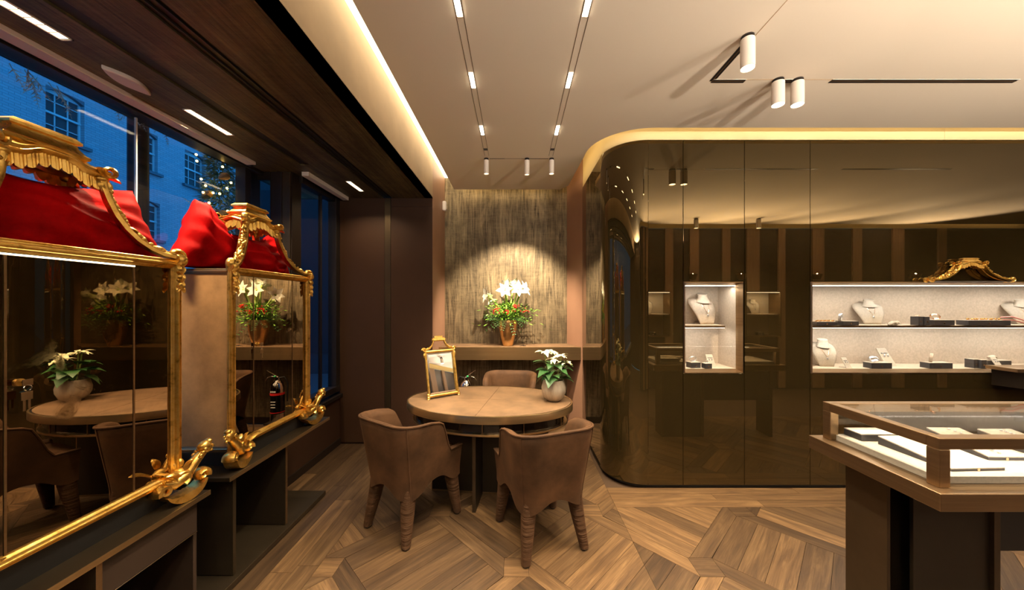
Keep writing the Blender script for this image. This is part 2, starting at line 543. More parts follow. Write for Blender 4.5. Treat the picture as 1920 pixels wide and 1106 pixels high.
# ------------------------------------------------------------ structure: walls
struct(BX(-.88, 1.3, YB, YB+.1, 0, ZU).build('wall_back', M['paper']), 'gold brushed wallpaper on the niche wall')
struct(BX(XB-.08, XB, YR, YB, 0, ZU).build('wall_niche_left', M['column']))
struct(MB().prism([(.647,YB),(.767,3.896),(.86,3.896),(.86,YB)], 0, ZU).build('wall_niche_right', M['column']))
rw = struct(BX(-1.98, XB-.08, YR, YR+.08, 0, ZS).build('wall_return', M['darkwall']), 'dark chocolate return wall with a bronze strip')
BX(PX(722,YR), PX(733,YR), YR-.012, YR+.002, 0.01, ZS).build('bronze_strip', M['darkbrass'], rw, bevel=.001)
for x0, x1 in ((-1.865, PX(722,YR)-.003), (PX(733,YR)+.003, XB-.002)):
    BX(x0, x1, YR-.008, YR+.002, .02, ZS-.09 if x0 > -1.5 else ZS).build('panel', M['brownwall'], rw)
BX(PX(733,YR)+.003, XB-.002, YR-.007, YR+.002, ZS-.088, ZS).build('panel', M['brownwall'], rw)
struct(BX(-.88, .66, YB-.012, YB, 0, .075).build('baseboard_back', M['darkwall']))
# bulkhead over the window zone
bk = struct(BX(XB-.08, XB, -2.4, YR, ZS, ZU).build('wall_bulkhead', M['plaster']), 'tan plaster bulkhead face washed by the cove light')
sf = struct(BX(-2.35, XB-.08, -2.4, YR+.08, ZS+.012, ZS+.05).build('ceiling_soffit', M['black']), 'dark soffit over the shop window with black slots')
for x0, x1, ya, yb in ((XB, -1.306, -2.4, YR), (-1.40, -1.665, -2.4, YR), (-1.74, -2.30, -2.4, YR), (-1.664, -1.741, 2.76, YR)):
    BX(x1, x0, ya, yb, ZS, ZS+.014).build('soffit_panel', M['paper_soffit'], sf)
for x0, x1 in ((-1.335,-1.327), (-1.372,-1.368)):
    BX(x0, x1, -2.4, YR-.01, ZS+.001, ZS+.014).build('track_rail', M['frame'], sf)
# main ceiling raft
def arc(cx, cy, r, a0, a1, n=16):
    return [(cx+r*math.cos(math.radians(a0+(a1-a0)*k/n)), cy+r*math.sin(math.radians(a0+(a1-a0)*k/n))) for k in range(n+1)]
RC = .44; XCC = 1.076; YCC = 3.07
raft = [(-.726,-2.4), (-.726,4.056), (.532,4.056), (.612,3.93)] + arc(XCC, YCC, RC, 180, 270) + [(9.0,2.63), (9.0,-.32)] + arc(XCC, -.76, RC, 90, 180) + [(.636,-2.4)]
struct(MB().prism(raft, ZC, ZC+.05).build('ceiling', M['ceiling']), 'warm white plaster ceiling raft with a curved edge')
struct(BX(-2.35, 9.1, -2.5, 4.5, ZU, ZU+.05).build('ceiling_cove', M['upper']))
# light slot on the left and cove strips along the other edges
led = struct(BX(XB, -.735, -2.4, YB, ZU-.075, ZU-.066).build('trim_led_slot', M['led']), 'glowing linear slot between bulkhead and ceiling')
cove = empty('trim_cove_lights'); struct(cove)
def cove_strip(pts, z=ZC+.065):
    m = MB(); n = len(pts)
    a = [(p[0],p[1],z) for p in pts]; b = [(p[0],p[1],z+.022) for p in pts]
    m.add(a+b, [(i,i+1,n+i+1,n+i) for i in range(n-1)])
    m.build('led_strip', M['cove_led'], cove, recalc=False)
cove_strip([(.58,3.92)] + arc(XCC, YCC, RC+.05, 180, 270) + [(8.9, YCC-RC-.05)])
cove_strip([(-.70,4.02),(.50,4.02)])
cove_strip([(8.9,-.37)] + arc(XCC, -.76, RC+.05, 90, 180))
struct(BX(9.0, 9.1, -2.4, 4.45, 0, ZU).build('wall_right', M['panelwood']))
struct(BX(-2.4, .80, -2.5, -2.4, 0, ZU).build('wall_front', M['darkwall']))
struct(BX(.86, 9.0, 3.9, 3.98, 0, ZU).build('wall_back_right', M['black']))

# ------------------------------------------------------------ bronze glass wall
gw = struct(BX(1.08, 9.0, YW+.42, YW+.45, .03, 2.80).build('wall_bronze_glass', M['black']), 'curved wall of dark bronze glass panels')
ZP = 2.815
NZ0, NZ1 = .931, 1.6725
def gpanel(x0, x1, z0, z1):
    return BX(x0+.002, x1-.002, YW, YW+.018, z0, z1).build('glass_panel', M['lacquer'], gw, bevel=.0008)
ZK = .03
gpanel(1.074, 1.358, ZK, ZP)
gpanel(1.358, 1.854, ZK, NZ0); gpanel(1.358, 1.854, NZ1, ZP)
gpanel(1.854, 2.385, ZK, ZP)
gpanel(2.385, 9.0, ZK, NZ0); gpanel(2.385, 9.0, NZ1, ZP)
rr = XCC-.767
cp = arc(XCC-.002, YW+rr, rr, 180, 270, 24)
m = MB(); n = len(cp)
m.loft([[(p[0],p[1],ZK) for p in cp], [(p[0],p[1],ZP) for p in cp]], False, False)
m.build('curved_glass_panel', M['lacquer'], gw, smooth=True, angle=60, recalc=False)
BX(.767, .785, YW+rr+.002, 3.9, ZK, ZP).build('side_glass_panel', M['lacquer'], gw)
# dark recessed plinth and lit fascia above
pl = [(.787,3.9)] + [(.02+p[0]*1.0, p[1]+.02) for p in arc(XCC, YW+rr, rr, 180, 270, 16)] + [(9.0,YW+.02),(9.0,YW+.06)] + arc(XCC, YW+rr, rr-.06, 270, 180, 16) + [(.83,3.9)]
MB().prism(pl, 0, ZK+.002).build('plinth', M['black'], gw)
MB().prism(pl, ZK, ZP-.01).build('carcass', M['black'], gw) if False else None
fp = [(.772,3.9)] + [(p[0]+.004, p[1]+.004) for p in arc(XCC, YW+rr, rr, 180, 270, 24)] + [(9.0,YW+.004)]
for k, (a, b) in enumerate(((0, 26), (25, 27))):
    q = fp[a:b]
    if k == 1: q = [fp[25], (PX(1772,YW), YW+.004)]
    mm = MB(); mm.loft([[(p[0],p[1],ZP+.006) for p in q], [(p[0],p[1],ZU) for p in q]], False, False)
    mm.build('lit_fascia', M['band'], gw, smooth=True, recalc=False)
mm = MB(); q = [(PX(1772,YW)+.002, YW+.004), (9.0, YW+.004)]
mm.loft([[(p[0],p[1],ZP+.006) for p in q], [(p[0],p[1],ZU) for p in q]], False, False)
mm.build('lit_fascia', M['band'], gw, recalc=False)
# opposite wall behind the camera (seen mirrored in the bronze glass)
ow = struct(BX(1.08, 9.0, -.62, -.50, 0, 2.80).build('wall_opposite', M['darkwood']), 'dark panelled wall opposite the bronze glass')
q = [(9.0,-.47)] + arc(XCC, -.79, .32, 90, 180, 12) + [(.756,-2.4)]
mm = MB(); mm.loft([[(p[0],p[1],0) for p in q], [(p[0],p[1],2.80) for p in q]], False, False)
mm.build('wall_skin', M['darkwood'], ow, smooth=True, recalc=False)
mm = MB(); mm.loft([[(p[0],p[1],2.81) for p in q], [(p[0],p[1],ZU) for p in q]], False, False)
mm.build('lit_fascia', M['band'], ow, smooth=True, recalc=False)
for x0, wd in ((1.42,.22),(1.90,.20),(2.62,.14),(3.05,.16),(3.62,.14),(4.05,.22),(4.6,.12),(5.2,.2),(5.9,.16),(6.6,.2),(7.4,.14)):
    BX(x0, x0+wd, -.47, -.44, .02, 2.80).build('wood_panel', M['panelwood'], ow)

# ------------------------------------------------------------ shop window
w1 = struct(empty('window_1'), 'large shop window bay looking on to the street')
def wpart(name, *b, mat='frame', bev=.002): return BX(*b).build(name, M[mat], w1, bevel=bev)
wpart('window_head', XBAY-.04, XBAY+.06, -2.4, 2.91, ZS-.032, ZS)
wpart('window_head_bead', XBAY+.06, XBAY+.09, -2.4, 2.75, ZS-.018, ZS)
wpart('window_rail', XBAY-.05, XBAY+.04, -2.4, 2.91, .40, .52)
wpart('mullion', XBAY-.03, XBAY+.05, 2.72, 2.78, .5, ZS)
wpart('mullion', XBAY-.05, XBAY+.012, 2.82, 2.93, .5, ZS)
BX(XBAY-.008, XBAY+.003, 1.978, 1.986, .5, ZS-.04).build('glass_joint', M['stonesill'], w1)
BX(XBAY-.006, XBAY, -2.4, 1.98, .5, ZS-.05).build('glass_pane', M['window_glass'], w1)
BX(XBAY-.006, XBAY, 1.984, 2.72, .5, ZS-.05).build('glass_pane', M['window_glass'], w1)
wpart('window_sill', XBAY-.25, XBAY+.22, -2.4, 2.9, .44, .53, mat='stonesill')
w2 = struct(empty('window_2'), 'narrow pane in the return of the bay')
BX(-2.19, -2.075, 2.912, 2.918, .5, ZS).build('glass_pane', M['window_glass'], w2)
BX(-2.20, -2.085, 2.90, 2.93, ZS-.07, ZS).build('window_head', M['frame'], w2)
cb_ = struct(BX(-2.085, -1.90, 2.905, 3.03, 0, ZS).build('wall_bay_pier', M['darkwall']))
BX(-2.075, -1.985, 2.898, 2.906, .5, ZS).build('pilaster_strip', M['frame'], cb_, bevel=.002)
BX(-1.975, -1.91, 2.895, 2.906, .5, ZS).build('pilaster_strip', M['darkbrass'], cb_, bevel=.002)
w3 = struct(empty('window_3'), 'dark side window beside the return wall')
def w3p(name, *b, mat='frame'): return BX(*b).build(name, M[mat], w3, bevel=.002)
w3p('window_head', -1.95, -1.87, 3.0, YR, ZS-.06, ZS)
w3p('window_frame', -1.95, -1.865, 3.555, YR, .58, ZS)
w3p('window_rail', -1.95, -1.86, 3.0, YR, .57, .63)
w3p('window_sill', -1.98, -1.835, 2.93, YR, .505, .54)
w3p('mullion', -1.93, -1.90, 3.34, 3.36, .6, ZS)
BX(-1.915, -1.908, 3.03, 3.56, .6, ZS-.05).build('glass_pane', M['window_glass'], w3)
wl = struct(BX(-2.1, -1.868, 2.72, YR, 0, .51).build('wall_left', M['brownwall']), 'low brown wall below the side window')
BX(-1.868, -1.855, 2.72, YR, 0, .07).build('baseboard', M['darkwall'], wl)
struct(BX(-2.4, -2.16, -2.4, 2.9, -.05, .42).build('wall_bay_base', M['darkwall']))

# ------------------------------------------------------------ outside
st = struct(BX(-15, -2.45, -50, 60, -.3, -.2).build('ground_street', plain('wet asphalt', (.05,.06,.07), .35)))
XO = -14.0
bld = thing('brick_building', 'blue painted brick building with sash windows across the street', 'building', (XO, 0, 0))
KY = F/1000.0
wins = []
for px0 in (15.9, 19.45, 22.6, 26.4, 30.5, 12.3):
    Y0 = px0*KY; wins.append((Y0, Y0+.92, 6.55, 8.02)); wins.append((Y0+.15, Y0+1.0, 3.95, 5.4))
wins = [(a, b, z0, z1) for a, b, z0, z1 in wins]
# wall cut into bricks bands around the windows: columns between windows and spandrels
ys = sorted(set([-45, 45] + [v for a in wins for v in a[:2]]))
m = MB()
for k in range(len(ys)-1):
    y0, y1 = ys[k], ys[k+1]; ym = (y0+y1)/2
    cut = sorted([(z0, z1) for a, b, z0, z1 in wins if a < ym < b])
    z = -.3
    for z0, z1 in cut:
        m.box(-.4, 0, y0, y1, z, z0); z = z1
    m.box(-.4, 0, y0, y1, z, 14)
m.build('brick_wall', M['brick'], bld)
for a, b, z0, z1 in wins:
    f = MB()
    x0 = -.16
    f.box(x0-.03, x0+.03, a, a+.05, z0, z1); f.box(x0-.03, x0+.03, b-.05, b, z0, z1)
    f.box(x0-.03, x0+.03, a, b, z0, z0+.06); f.box(x0-.03, x0+.03, a, b, z1-.14, z1)
    zm = (z0+z1)/2; f.box(x0-.03, x0+.05, a, b, zm-.03, zm+.03)
    for t in (1/3, 2/3): f.box(x0-.01, x0+.02, a+(b-a)*t-.012, a+(b-a)*t+.012, z0, z1)
    for t in (.25, .75): f.box(x0-.01, x0+.02, a, b, z0+(z1-z0)*t-.012, z0+(z1-z0)*t+.012)
    wo = f.build('sash_window', M['bldframe'], bld)
    BX(x0-.06, x0-.015, a, b, z0, z1).build('pane', M['bldglass'], wo)
    BX(-.02, .12, a-.12, b+.12, z0-.1, z0).build('window_sill', M['bldreveal'], wo)
    # flat arched head
    n = 8; ar = MB()
    top = [(a-.0+(b-a)*k/n, z1-.14*(2*k/n-1)**2) for k in range(n+1)]
    poly = [(a, z1+.02)] + [(b, z1+.02)] + top[::-1]
    ar.add([(-.17, p[0], p[1]) for p in poly] + [(-.01, p[0], p[1]) for p in poly],
           [tuple(range(len(poly)-1,-1,-1)), tuple(range(len(poly), 2*len(poly)))] + [(i,(i+1)%len(poly),len(poly)+(i+1)%len(poly),len(poly)+i) for i in range(len(poly))])
    ar.build('arched_head', M['bldreveal'], wo)
far = thing('louvred_building', 'pale grey building with louvred windows glimpsed in the bay return', 'building', (-9.5, 14, 0))
BX(-1.4, 4, 0, .4, -.3, 12).build('facade', plain('grey render', (.50,.53,.56), .7), far)
for zz in (1.2, 4.0, 6.6, 9.2):
    for xx in (-1.05, .5, 2.0):
        f = BX(xx, xx+1.1, -.06, .02, zz, zz+1.8).build('window', M['bldframe'], far)
        BX(xx+.1, xx+1.0, -.08, -.04, zz+.1, zz+1.7).build('pane', M['bldglass'], f)
dk = thing('dark_shopfront', 'dark navy shopfront seen through the side window', 'building', (-5.1, 8.2, 0))
BX(-1.5, 2.6, 0, .3, -.3, 5.5).build('facade', plain('navy shopfront', (.012,.014,.022), .6), dk)
for xx in (-1.2, -.2, .8): BX(xx, xx+.85, -.03, .02, .3, 4.2).build('pane', plain('dull navy pane', (.022,.022,.028), .5, spec=.1), dk)
pst = thing('lamp_post', 'dark slim street post standing outside the shop window', 'post', (PX(260,1.95*1.15), 2.24, -.2))
MB().lathe([(.09,0),(.09,.25),(.06,.3),(.052,.4),(.05,3.4),(.07,3.44),(.05,3.5)], 20).build('post_shaft', M['post'], pst, smooth=True)
MB().torus((0,0,1.3), .055, .012, 20, 6).build('collar', M['post'], pst, smooth=True)

def twig(mb, p, d, L, rnd, depth=0):
    d = Vector(d).normalized(); p = Vector(p); q = p + d*L
    mb.tube([p, p.lerp(q, .5)+Vector((0,0,rnd.uniform(-.01,.01))), q], [.002, .0016, .0007], 3)
    for k in range(7):
        t = .2+.75*k/7; b = p.lerp(q, t)
        for s in (-1, 1):
            side = d.cross(Vector((rnd.uniform(-.4,.4), rnd.uniform(-.4,.4), 1))).normalized()*s
            e = b + (d*.7+side).normalized()*L*.28*(1.1-t)
            mb.tube([b, e], [.0028, .0007], 3)
rn = random.Random(5)
for k, (px, py, Y, nt_) in enumerate(((35,165,1.75,5),(85,190,1.85,3),(205,205,2.1,4),(265,240,2.3,3),(320,262,2.45,2),(375,285,2.6,3))):
    mb = MB(); c = Vector((PX(px,Y), Y, PZ(py,Y)))
    c.x = -2.36
    Yk = 2.36*F/(966-px); c.y = Yk; c.z = PZ(py, Yk)
    for j in range(nt_):
        s = c + Vector((rn.uniform(-.03,.03), rn.uniform(-.05,.05), .10))
        twig(mb, s, (rn.uniform(-.3,.3), rn.uniform(-.5,.7), -1), rn.uniform(.09,.16), rn)
    o = mb.build('dried_branch', M['dry'])
    names = ['full dried twig spray hanging at the top left of the shop window', 'small dried twig drooping beside the left window spray',
             'dried twig spray hanging above the reflected lamp in the window', 'dried twig drooping over the top of the street post',
             'tiny dried twig under the window head right of the street post', 'dried twig at the window head next to the garland']
    tag(o, names[k], 'branch', 'dried twigs along the window head')
gy = 2.40*F/(966-412)
gar = thing('fir_garland', 'hanging fir garland with lights and cones outside the window corner', 'garland', (-2.40, gy, 0))
fol = MB()
for k in range(6500):
    z = rn.uniform(1.35, 2.75); a = rn.uniform(0, 2*PI); r = .125+.03*math.sin(z*9)
    p = Vector((math.cos(a)*r*rn.uniform(.35,1), math.sin(a)*r*rn.uniform(.35,1), z))
    d = Vector((math.cos(a), math.sin(a), rn.uniform(-.9,.4))).normalized()*rn.uniform(.03,.07)
    sd = d.cross(Vector((0,0,1))).normalized()*.0055
    fol.add([p-sd, p+sd, p+d], [(0,1,2)])
fo = fol.build('fir_needles', M['fir'], gar, recalc=False); fo['kind'] = 'stuff'
fs = MB()
for k in range(26):
    z = rn.uniform(1.7, 2.7); a = rn.uniform(-PI, PI)
    twig(fs, (math.cos(a)*.07, math.sin(a)*.07, z), (.1*math.cos(a), -1+.3*rn.random(), rn.uniform(-.3,.6)), rn.uniform(.10,.22), rn)
o = fs.build('frosted_twigs', M['dry'], gar); o['kind'] = 'stuff'
fl = MB()
for k in range(44):
    z = rn.uniform(1.4, 2.7); a = rn.uniform(-2.0, .4)
    fl.ell((math.cos(a)*.14, math.sin(a)*.14-.02, z), .0085, 6, 4)
o = fl.build('fairy_lights', M['fairy'], gar); o['kind'] = 'stuff'
cn = MB().lathe([(.004,.0),(.022,.01),(.03,.03),(.026,.05),(.016,.07),(.002,.085)], 10).mesh('pine_cone', M['cone'])
for z, a in ((2.52,-.4),(2.36,-1.2),(2.22,-.5),(1.95,-1.0)):
    inst('pine_cone', cn, gar, (math.cos(a)*.135, math.sin(a)*.135, z), (2.2, .3, a))

# ------------------------------------------------------------ lamps in ceiling and soffit
def ab(name, loc, label, cat, group=None): return thing(name, label, cat, loc, 0, group)
YM = [2.663, 2.067, 1.535, 1.0, .45]
rail_names = {-.26: 'left', .327: 'right'}
spot_power = 115
for tx in (-.26, .327):
    t = thing('ceiling_track', f'slim recessed light track running along the {rail_names[tx]} of the ceiling raft', 'light track', (tx, 0, ZC), 0, 'ceiling tracks')
    for s in (-.018, .018):
        BX(s-.0013, s+.0013, -1.5, 3.13, -.0010, .002).build('track_edge', M['darkbrass'], t)
    BX(-.016, .016, 2.98, 3.02, -.001, .002).build('end_slot', M['frame'], t)
    for k, y in enumerate(YM):
        pos = ['farthest', 'second farthest', 'third farthest', 'overhead', 'hindmost'][k]
        L = thing('led_module', f'{pos} four-cell led module on the {rail_names[tx]} ceiling track', 'ceiling light', (tx, y, ZC), 0, 'led modules')
        BX(-.015, .015, -.075, .075, -.003, .002).build('housing', M['white_metal'], L)
        for q in range(4):
            BX(-.011, .011, -.068+q*.0355, -.038+q*.0355, -.0055, -.002).build('lens', M['led_cell'], L)
        light('module_spot', 'SPOT', (tx, y, ZC-.02), spot_power*(1.0 if k < 4 else .8), WARM2, (tx*.8, y, 0), spot_size=math.radians(96), spot_blend=.8, shadow_soft_size=.05)
t = thing('ceiling_track', 'short cross track carrying the three rear spotlights', 'light track', (0, 3.19, ZC))
BX(-.24, -.10, -.003, .003, -.002, .002).build('track_slot', M['frame'], t)
BX(.13, .31, -.003, .003, -.002, .002).build('track_slot', M['frame'], t)
BX(-.10, .13, -.0015, .0015, -.0012, .002).build('track_edge', M['darkwall'], t)
def spot(loc, r, h, tilt, label, group, power, aim, glow=True, size=50, blend=.6):
    L = thing('cylinder_spotlight', label, 'spotlight', loc, 0, group)
    MB().lathe([(r*.9,0),(r*.9,-.008)], 20).build('base_plate', M['frame'], L, smooth=True)
    MB().lathe([(.004,.0),(r*.35,-.004),(r*.35,-.022),(.004,-.024)], 14).build('swivel', M['frame'], L, smooth=True)
    b = MB().lathe([(r*.96,-.016),(r,-.02),(r,-.016-h),(r*.93,-.018-h),(r*.88,-.010-h)], 28, cap=False).build('body', M['white_metal'], L, smooth=True)
    MB().lathe([(.001,-.02),(r*.97,-.02)], 28, cap=False).build('cap', M['white_metal'], b)
    MB().lathe([(.001,-.012-h),(r*.89,-.012-h)], 28, cap=False).build('lens', M['led_cell'] if glow else M['louver'], b)
    b.rotation_euler = tilt
    if power:
        light('spot_beam', 'SPOT', (loc[0], loc[1]+.02*(1 if tilt[0] else 0), loc[2]-h-.04), power, WARM2, aim, spot_size=math.radians(size), spot_blend=blend, shadow_soft_size=.025)
    return L
g = 'rear track spotlights'
spot((-.27,3.19,ZC), .0235, .125, (.03,0,0), 'leftmost slim white spotlight on the rear cross track', g, 120, (-.30,4.2,1.0), False, 50, .9)
spot((.11,3.19,ZC), .0235, .130, (.10,.0,0), 'middle slim white spotlight tilted on the rear cross track', g, 430, (-.07,4.2,1.15), False, 72, .55)
spot((.34,3.19,ZC), .0235, .125, (.03,0,0), 'rightmost slim white spotlight on the rear cross track', g, 120, (.35,4.2,1.0), False, 50, .9)
g = 'right hand ceiling spotlights'
spot((1.177,1.728,ZC), .0325, .145, (0,0,0), 'white cylinder spotlight alone on the slanting ceiling slot', g, 150, (1.2,1.75,0), True, 80)
spot((1.59,2.065,ZC), .034, .135, (0,0,0), 'left one of the paired white cylinder spotlights', g, 120, (1.62,2.1,0), True, 80)
spot((1.707,2.065,ZC), .034, .135, (0,0,0), 'right one of the paired white cylinder spotlights', g, 120, (1.9,2.1,0), True, 80)
t = thing('ceiling_track', 'square recessed slot track in the right hand ceiling', 'light track', (1.197, 2.077, ZC))
for x0, x1 in ((0,.20), (.43,.49), (.72,1.85), (2.1,3.2)):
    BX(x0, x1, -.016, .016, -.0012, .002).build('slot', M['frame'], t)
    BX(x0, x1, -.019, -.016, -.002, .002).build('slot_lip', M['white_metal'], t)
    BX(x0, x1, -.002, .002, -.002, .002).build('conductor', M['brass'], t)
BX(.2, .72, -.0165, -.0150, -.0012, .002).build('track_edge', M['suede'], t)
for y0, y1 in ((-.30,0), (-1.1,-.72)):
    BX(-.016, .016, y0, y1, -.0012, .002).build('slot', M['frame'], t)
    BX(-.002, .002, y0, y1, -.002, .002).build('conductor', M['brass'], t)
BX(.014, .0165, -.75, -.30, -.0012, .002).build('track_edge', M['suede'], t)
# lamps of the room's right half and front half (outside the frame, seen mirrored)
for x, y in ((3.0,2.0),(4.2,2.0),(2.2,.2),(3.3,.2),(4.4,.2),(2.6,1.1),(3.8,1.1),(5.6,.6),(7.2,.6)):
    light('track_spot', 'SPOT', (x, y, ZC-.16), 110, WARM2, (x, y+.1, 0), spot_size=math.radians(100), spot_blend=.8, shadow_soft_size=.04)
spot((2.9,.05,ZC), .034, .135, (0,0,0), 'cylinder spotlight mirrored in the middle of the bronze glass', 'spotlights mirrored in the glass', 0, None, True)
spot((3.9,.05,ZC), .034, .135, (0,0,0), 'cylinder spotlight mirrored at the right of the bronze glass', 'spotlights mirrored in the glass', 0, None, True)

def louver(x, y0, y1, label, p):
    L = thing('linear_downlight', label, 'ceiling light', (x, (y0+y1)/2, ZS), 0, 'soffit downlights')
    h = (y1-y0)/2
    f = MB(); f.box(-.026,-.020,-h,h,-.003,.004); f.box(.020,.026,-h,h,-.003,.004); f.box(-.026,.026,-h,-h+.006,-.003,.004); f.box(-.026,.026,h-.006,h,-.003,.004)
    f.build('frame', M['white_metal'], L)
    n = 8
    for k in range(n):
        a = -h+.008+(2*h-.016)*k/n; b = -h+.008+(2*h-.016)*(k+1)/n
        BX(-.019, .019, a+.002, b-.002, -.0005, .002).build('cell', M['louver'], L)
    light('downlight', 'AREA', (x, (y0+y1)/2, ZS-.01), p*3, WARM, (x+.12, (y0+y1)/2, 0), shape='RECTANGLE', size=.04, size_y=2*h, spread=math.radians(130))
louver(-1.90, 1.14, 1.45, 'linear louvred downlight nearest in the dark soffit at the left', 7)
louver(-1.89, 1.96, 2.27, 'linear louvred downlight over the middle of the shop window', 7)
louver(-1.53, 3.12, 3.41, 'short linear downlight in the soffit near the return wall', 2)
sp = thing('ceiling_speaker', 'white lens-shaped cover on the dark soffit', 'sensor', (-1.93, 1.70, ZS))
n = 20; oy, oz = .115, .035
pts = [(.045*math.sin(PI*k/n)*1.0, -.11+.22*k/n) for k in range(n+1)]
lens = pts + [(-p[0], p[1]) for p in pts[::-1][1:-1]]
MB().prism(lens, -.02, 0).build('cover', M['white'], sp, bevel=.004)
MB().prism([(p[0]*.9, p[1]*.92) for p in lens], -.021, -.019).build('face_plate', M['white'], sp)
o = BX(-2.125, -2.05, -2.3, 2.70, ZS-.024, ZS+.001).build('blind_cassette', M['white_metal'], None, bevel=.004); tag(o, 'long pale blind cassette along the top of the shop window', 'blind')
o = BX(-1.815, -1.755, 2.90, 3.60, ZS-.035, ZS+.002).build('blind_cassette', M['white_metal'], None, bevel=.003); tag(o, 'short pale blind cassette over the side window', 'blind')
s_ = thing('motion_sensor', 'small white motion sensor on the wall beside the gold paper', 'sensor', (XB, 4.14, PZ(387,4.15)))
MB().add([], []).box(0, .045, -.03, .03, -.058, .058).build('housing', M['white'], s_, bevel=.012)
BX(.044, .05, -.015, .015, -.035, .005).build('lens', M['white_metal'], s_, bevel=.004)

# uplighters added to brighten the ceiling, on the opposite wall and behind the camera
for k, (x, y, z, p) in enumerate(((1.75,-.36,2.00,170),(3.06,-.36,2.00,170),(3.9,-.36,2.00,170),(5.2,-.36,2.00,150),(6.9,-.36,2.00,170),(.0,-2.28,2.30,330))):
    lab = ['bronze uplighter on the opposite wall left of the mirrored case','bronze uplighter on the opposite wall between the mirrored cases','bronze uplighter on the opposite wall over the right mirrored case','bronze uplighter on the opposite wall second from its right end','bronze uplighter at the right end of the opposite wall','bronze uplighter on the wall behind the camera'][k]
    sc_ = thing('wall_uplighter', lab, 'wall lamp', (x, y, z), 0, 'bronze wall uplighters')
    MB().lathe([(.01,-.10),(.05,-.09),(.075,.0),(.070,.0),(.046,-.08),(.01,-.085)], 20).build('bowl', M['brass'], sc_, smooth=True)
    MB().lathe([(.001,-.06),(.055,-.06)], 20, cap=False).build('lamp_disc', M['bulb'], sc_)
    BX(-.02,.02,-.10,-.04,-.07,-.03).build('wall_bracket', M['brass'], sc_)
    light('uplight', 'SPOT', (x, y, z-.02), p*(2.1 if y > -1 else 4.2), (1.0,.88,.74), (x*.9, y+1.2, z+.95), spot_size=math.radians(105), spot_blend=.5, shadow_soft_size=.026)

# ------------------------------------------------------------ shelf, extinguisher
sh = thing('wall_shelf', 'long bronze shelf below the gold papered wall', 'shelf', (0, 0, 0))
ZSH = .993
MB().prism([(XB,YB),(XB,3.93),(.757,3.93),(.655,YB)], ZSH-.006, ZSH).build('shelf_top', M['leather'], sh)
MB().prism([(XB,YB),(XB,3.932),(.755,3.932),(.653,YB)], .845, ZSH-.006).build('shelf_body', M['brass'], sh)
BX(XB, .757, 3.925, 3.932, .843, ZSH).build('front_fascia', M['brassh'], sh, bevel=.0015)
ex = thing('fire_extinguisher', 'polished steel fire extinguisher standing behind the table mirror', 'fire extinguisher', (PX(874,3.72), 3.74, 0))
BX(-.13,.13,-.12,.12,0,.02).build('stand_base', M['frame'], ex); MB().tube([(0,.09,.02),(0,.09,.5)], .012, 8).build('stand_post', M['frame'], ex)
MB().lathe([(.01,.20),(.06,.20),(.068,.22),(.068,.58),(.06,.62),(.03,.655),(.022,.66),(.022,.685),(.005,.687)], 24).build('cylinder', M['chrome'], ex, smooth=True)
BX(-.10,.10,-.075,.1,.185,.20).build('stand_shelf', M['frame'], ex)
MB().lathe([(.0685,.30),(.0685,.50)], 24, cap=False).build('label', M['blackgloss'], ex, smooth=True)
MB().lathe([(.069,.50),(.069,.525)], 24, cap=False).build('red_band', M['redlabel'], ex, smooth=True)
MB().lathe([(.069,.31),(.069,.318)], 24, cap=False).build('red_band', M['redlabel'], ex, smooth=True)
tx = MB()
for k in range(3): tx.box(-.025, .025, -.0705, -.0695, .43-.03*k, .438-.03*k)
for k in range(5): tx.box(-.028+.012*k, -.020+.012*k, -.0705, -.0695, .535, .55)
tx.build('label_print', M['whitelabel'], ex)
MB().tube([(-.01,0,.69),(.02,-.01,.71),(.10,-.02,.765)], [.009,.01,.007], 8, flat=.5).build('lever', M['chrome'], ex, smooth=True)
MB().tube([(-.01,0,.685),(.05,-.01,.70),(.09,-.02,.69),(.115,-.02,.655)], [.009,.011,.009,.006], 8, flat=.5).build('carry_handle', M['chrome'], ex, smooth=True)
MB().ell((.015,-.02,.70), (.012,.012,.01)).build('safety_tag', plain('green tag', (.02,.4,.12), .4), ex, smooth=True)
MB().tube([(-.02,0,.68),(-.07,.01,.69),(-.10,.02,.62),(-.095,.02,.42)], .008, 8).build('hose', M['black'], ex, smooth=True)

# ------------------------------------------------------------ low benches at the window
XS = -1.48; ZB = .594
def slab(name, par, *b, mat='darkbrass', bev=.002): return BX(*b).build(name, M[mat], par, bevel=bev)
b1 = thing('window_bench', 'near low bronze bench with a brown drawer under the first gilt cabinet', 'bench')
slab('bench_top', b1, -2.0, XS, .2, 1.657, ZB-.022, ZB)
BX(XS-.001, XS+.002, .2, 1.657, ZB-.022, ZB).build('edge_strip', M['brassh'], b1)
slab('drawer', b1, -1.9, XS-.03, 1.24, 1.62, .42, ZB-.03, mat='darkwood')
BX(XS-.034, XS-.029, 1.24, 1.62, .416, .420).build('edge_strip', M['chrome'], b1)
slab('side_panel', b1, -1.95, XS-.012, 1.215, 1.235, .06, ZB-.022, mat='brass')
slab('back_panel', b1, -2.0, -1.96, .2, 1.64, .06, ZB-.022, mat='black')
slab('end_panel', b1, -1.95, XS-.05, 1.622, 1.64, .06, ZB-.022, mat='darkwood')
slab('plinth', b1, -2.0, XS-.10, .2, 1.69, .0, .055, mat='pedestal')
b2 = thing('window_bench', 'far low bronze bench with an open bay under the second gilt cabinet', 'bench')
slab('bench_top', b2, -2.0, XS, 1.768, 2.72, ZB-.022, ZB)
BX(XS-.001, XS+.002, 1.768, 2.72, ZB-.022, ZB).build('edge_strip', M['brassh'], b2)
slab('end_panel', b2, -1.95, XS-.035, 1.83, 1.85, .04, ZB-.022, mat='pedestal')
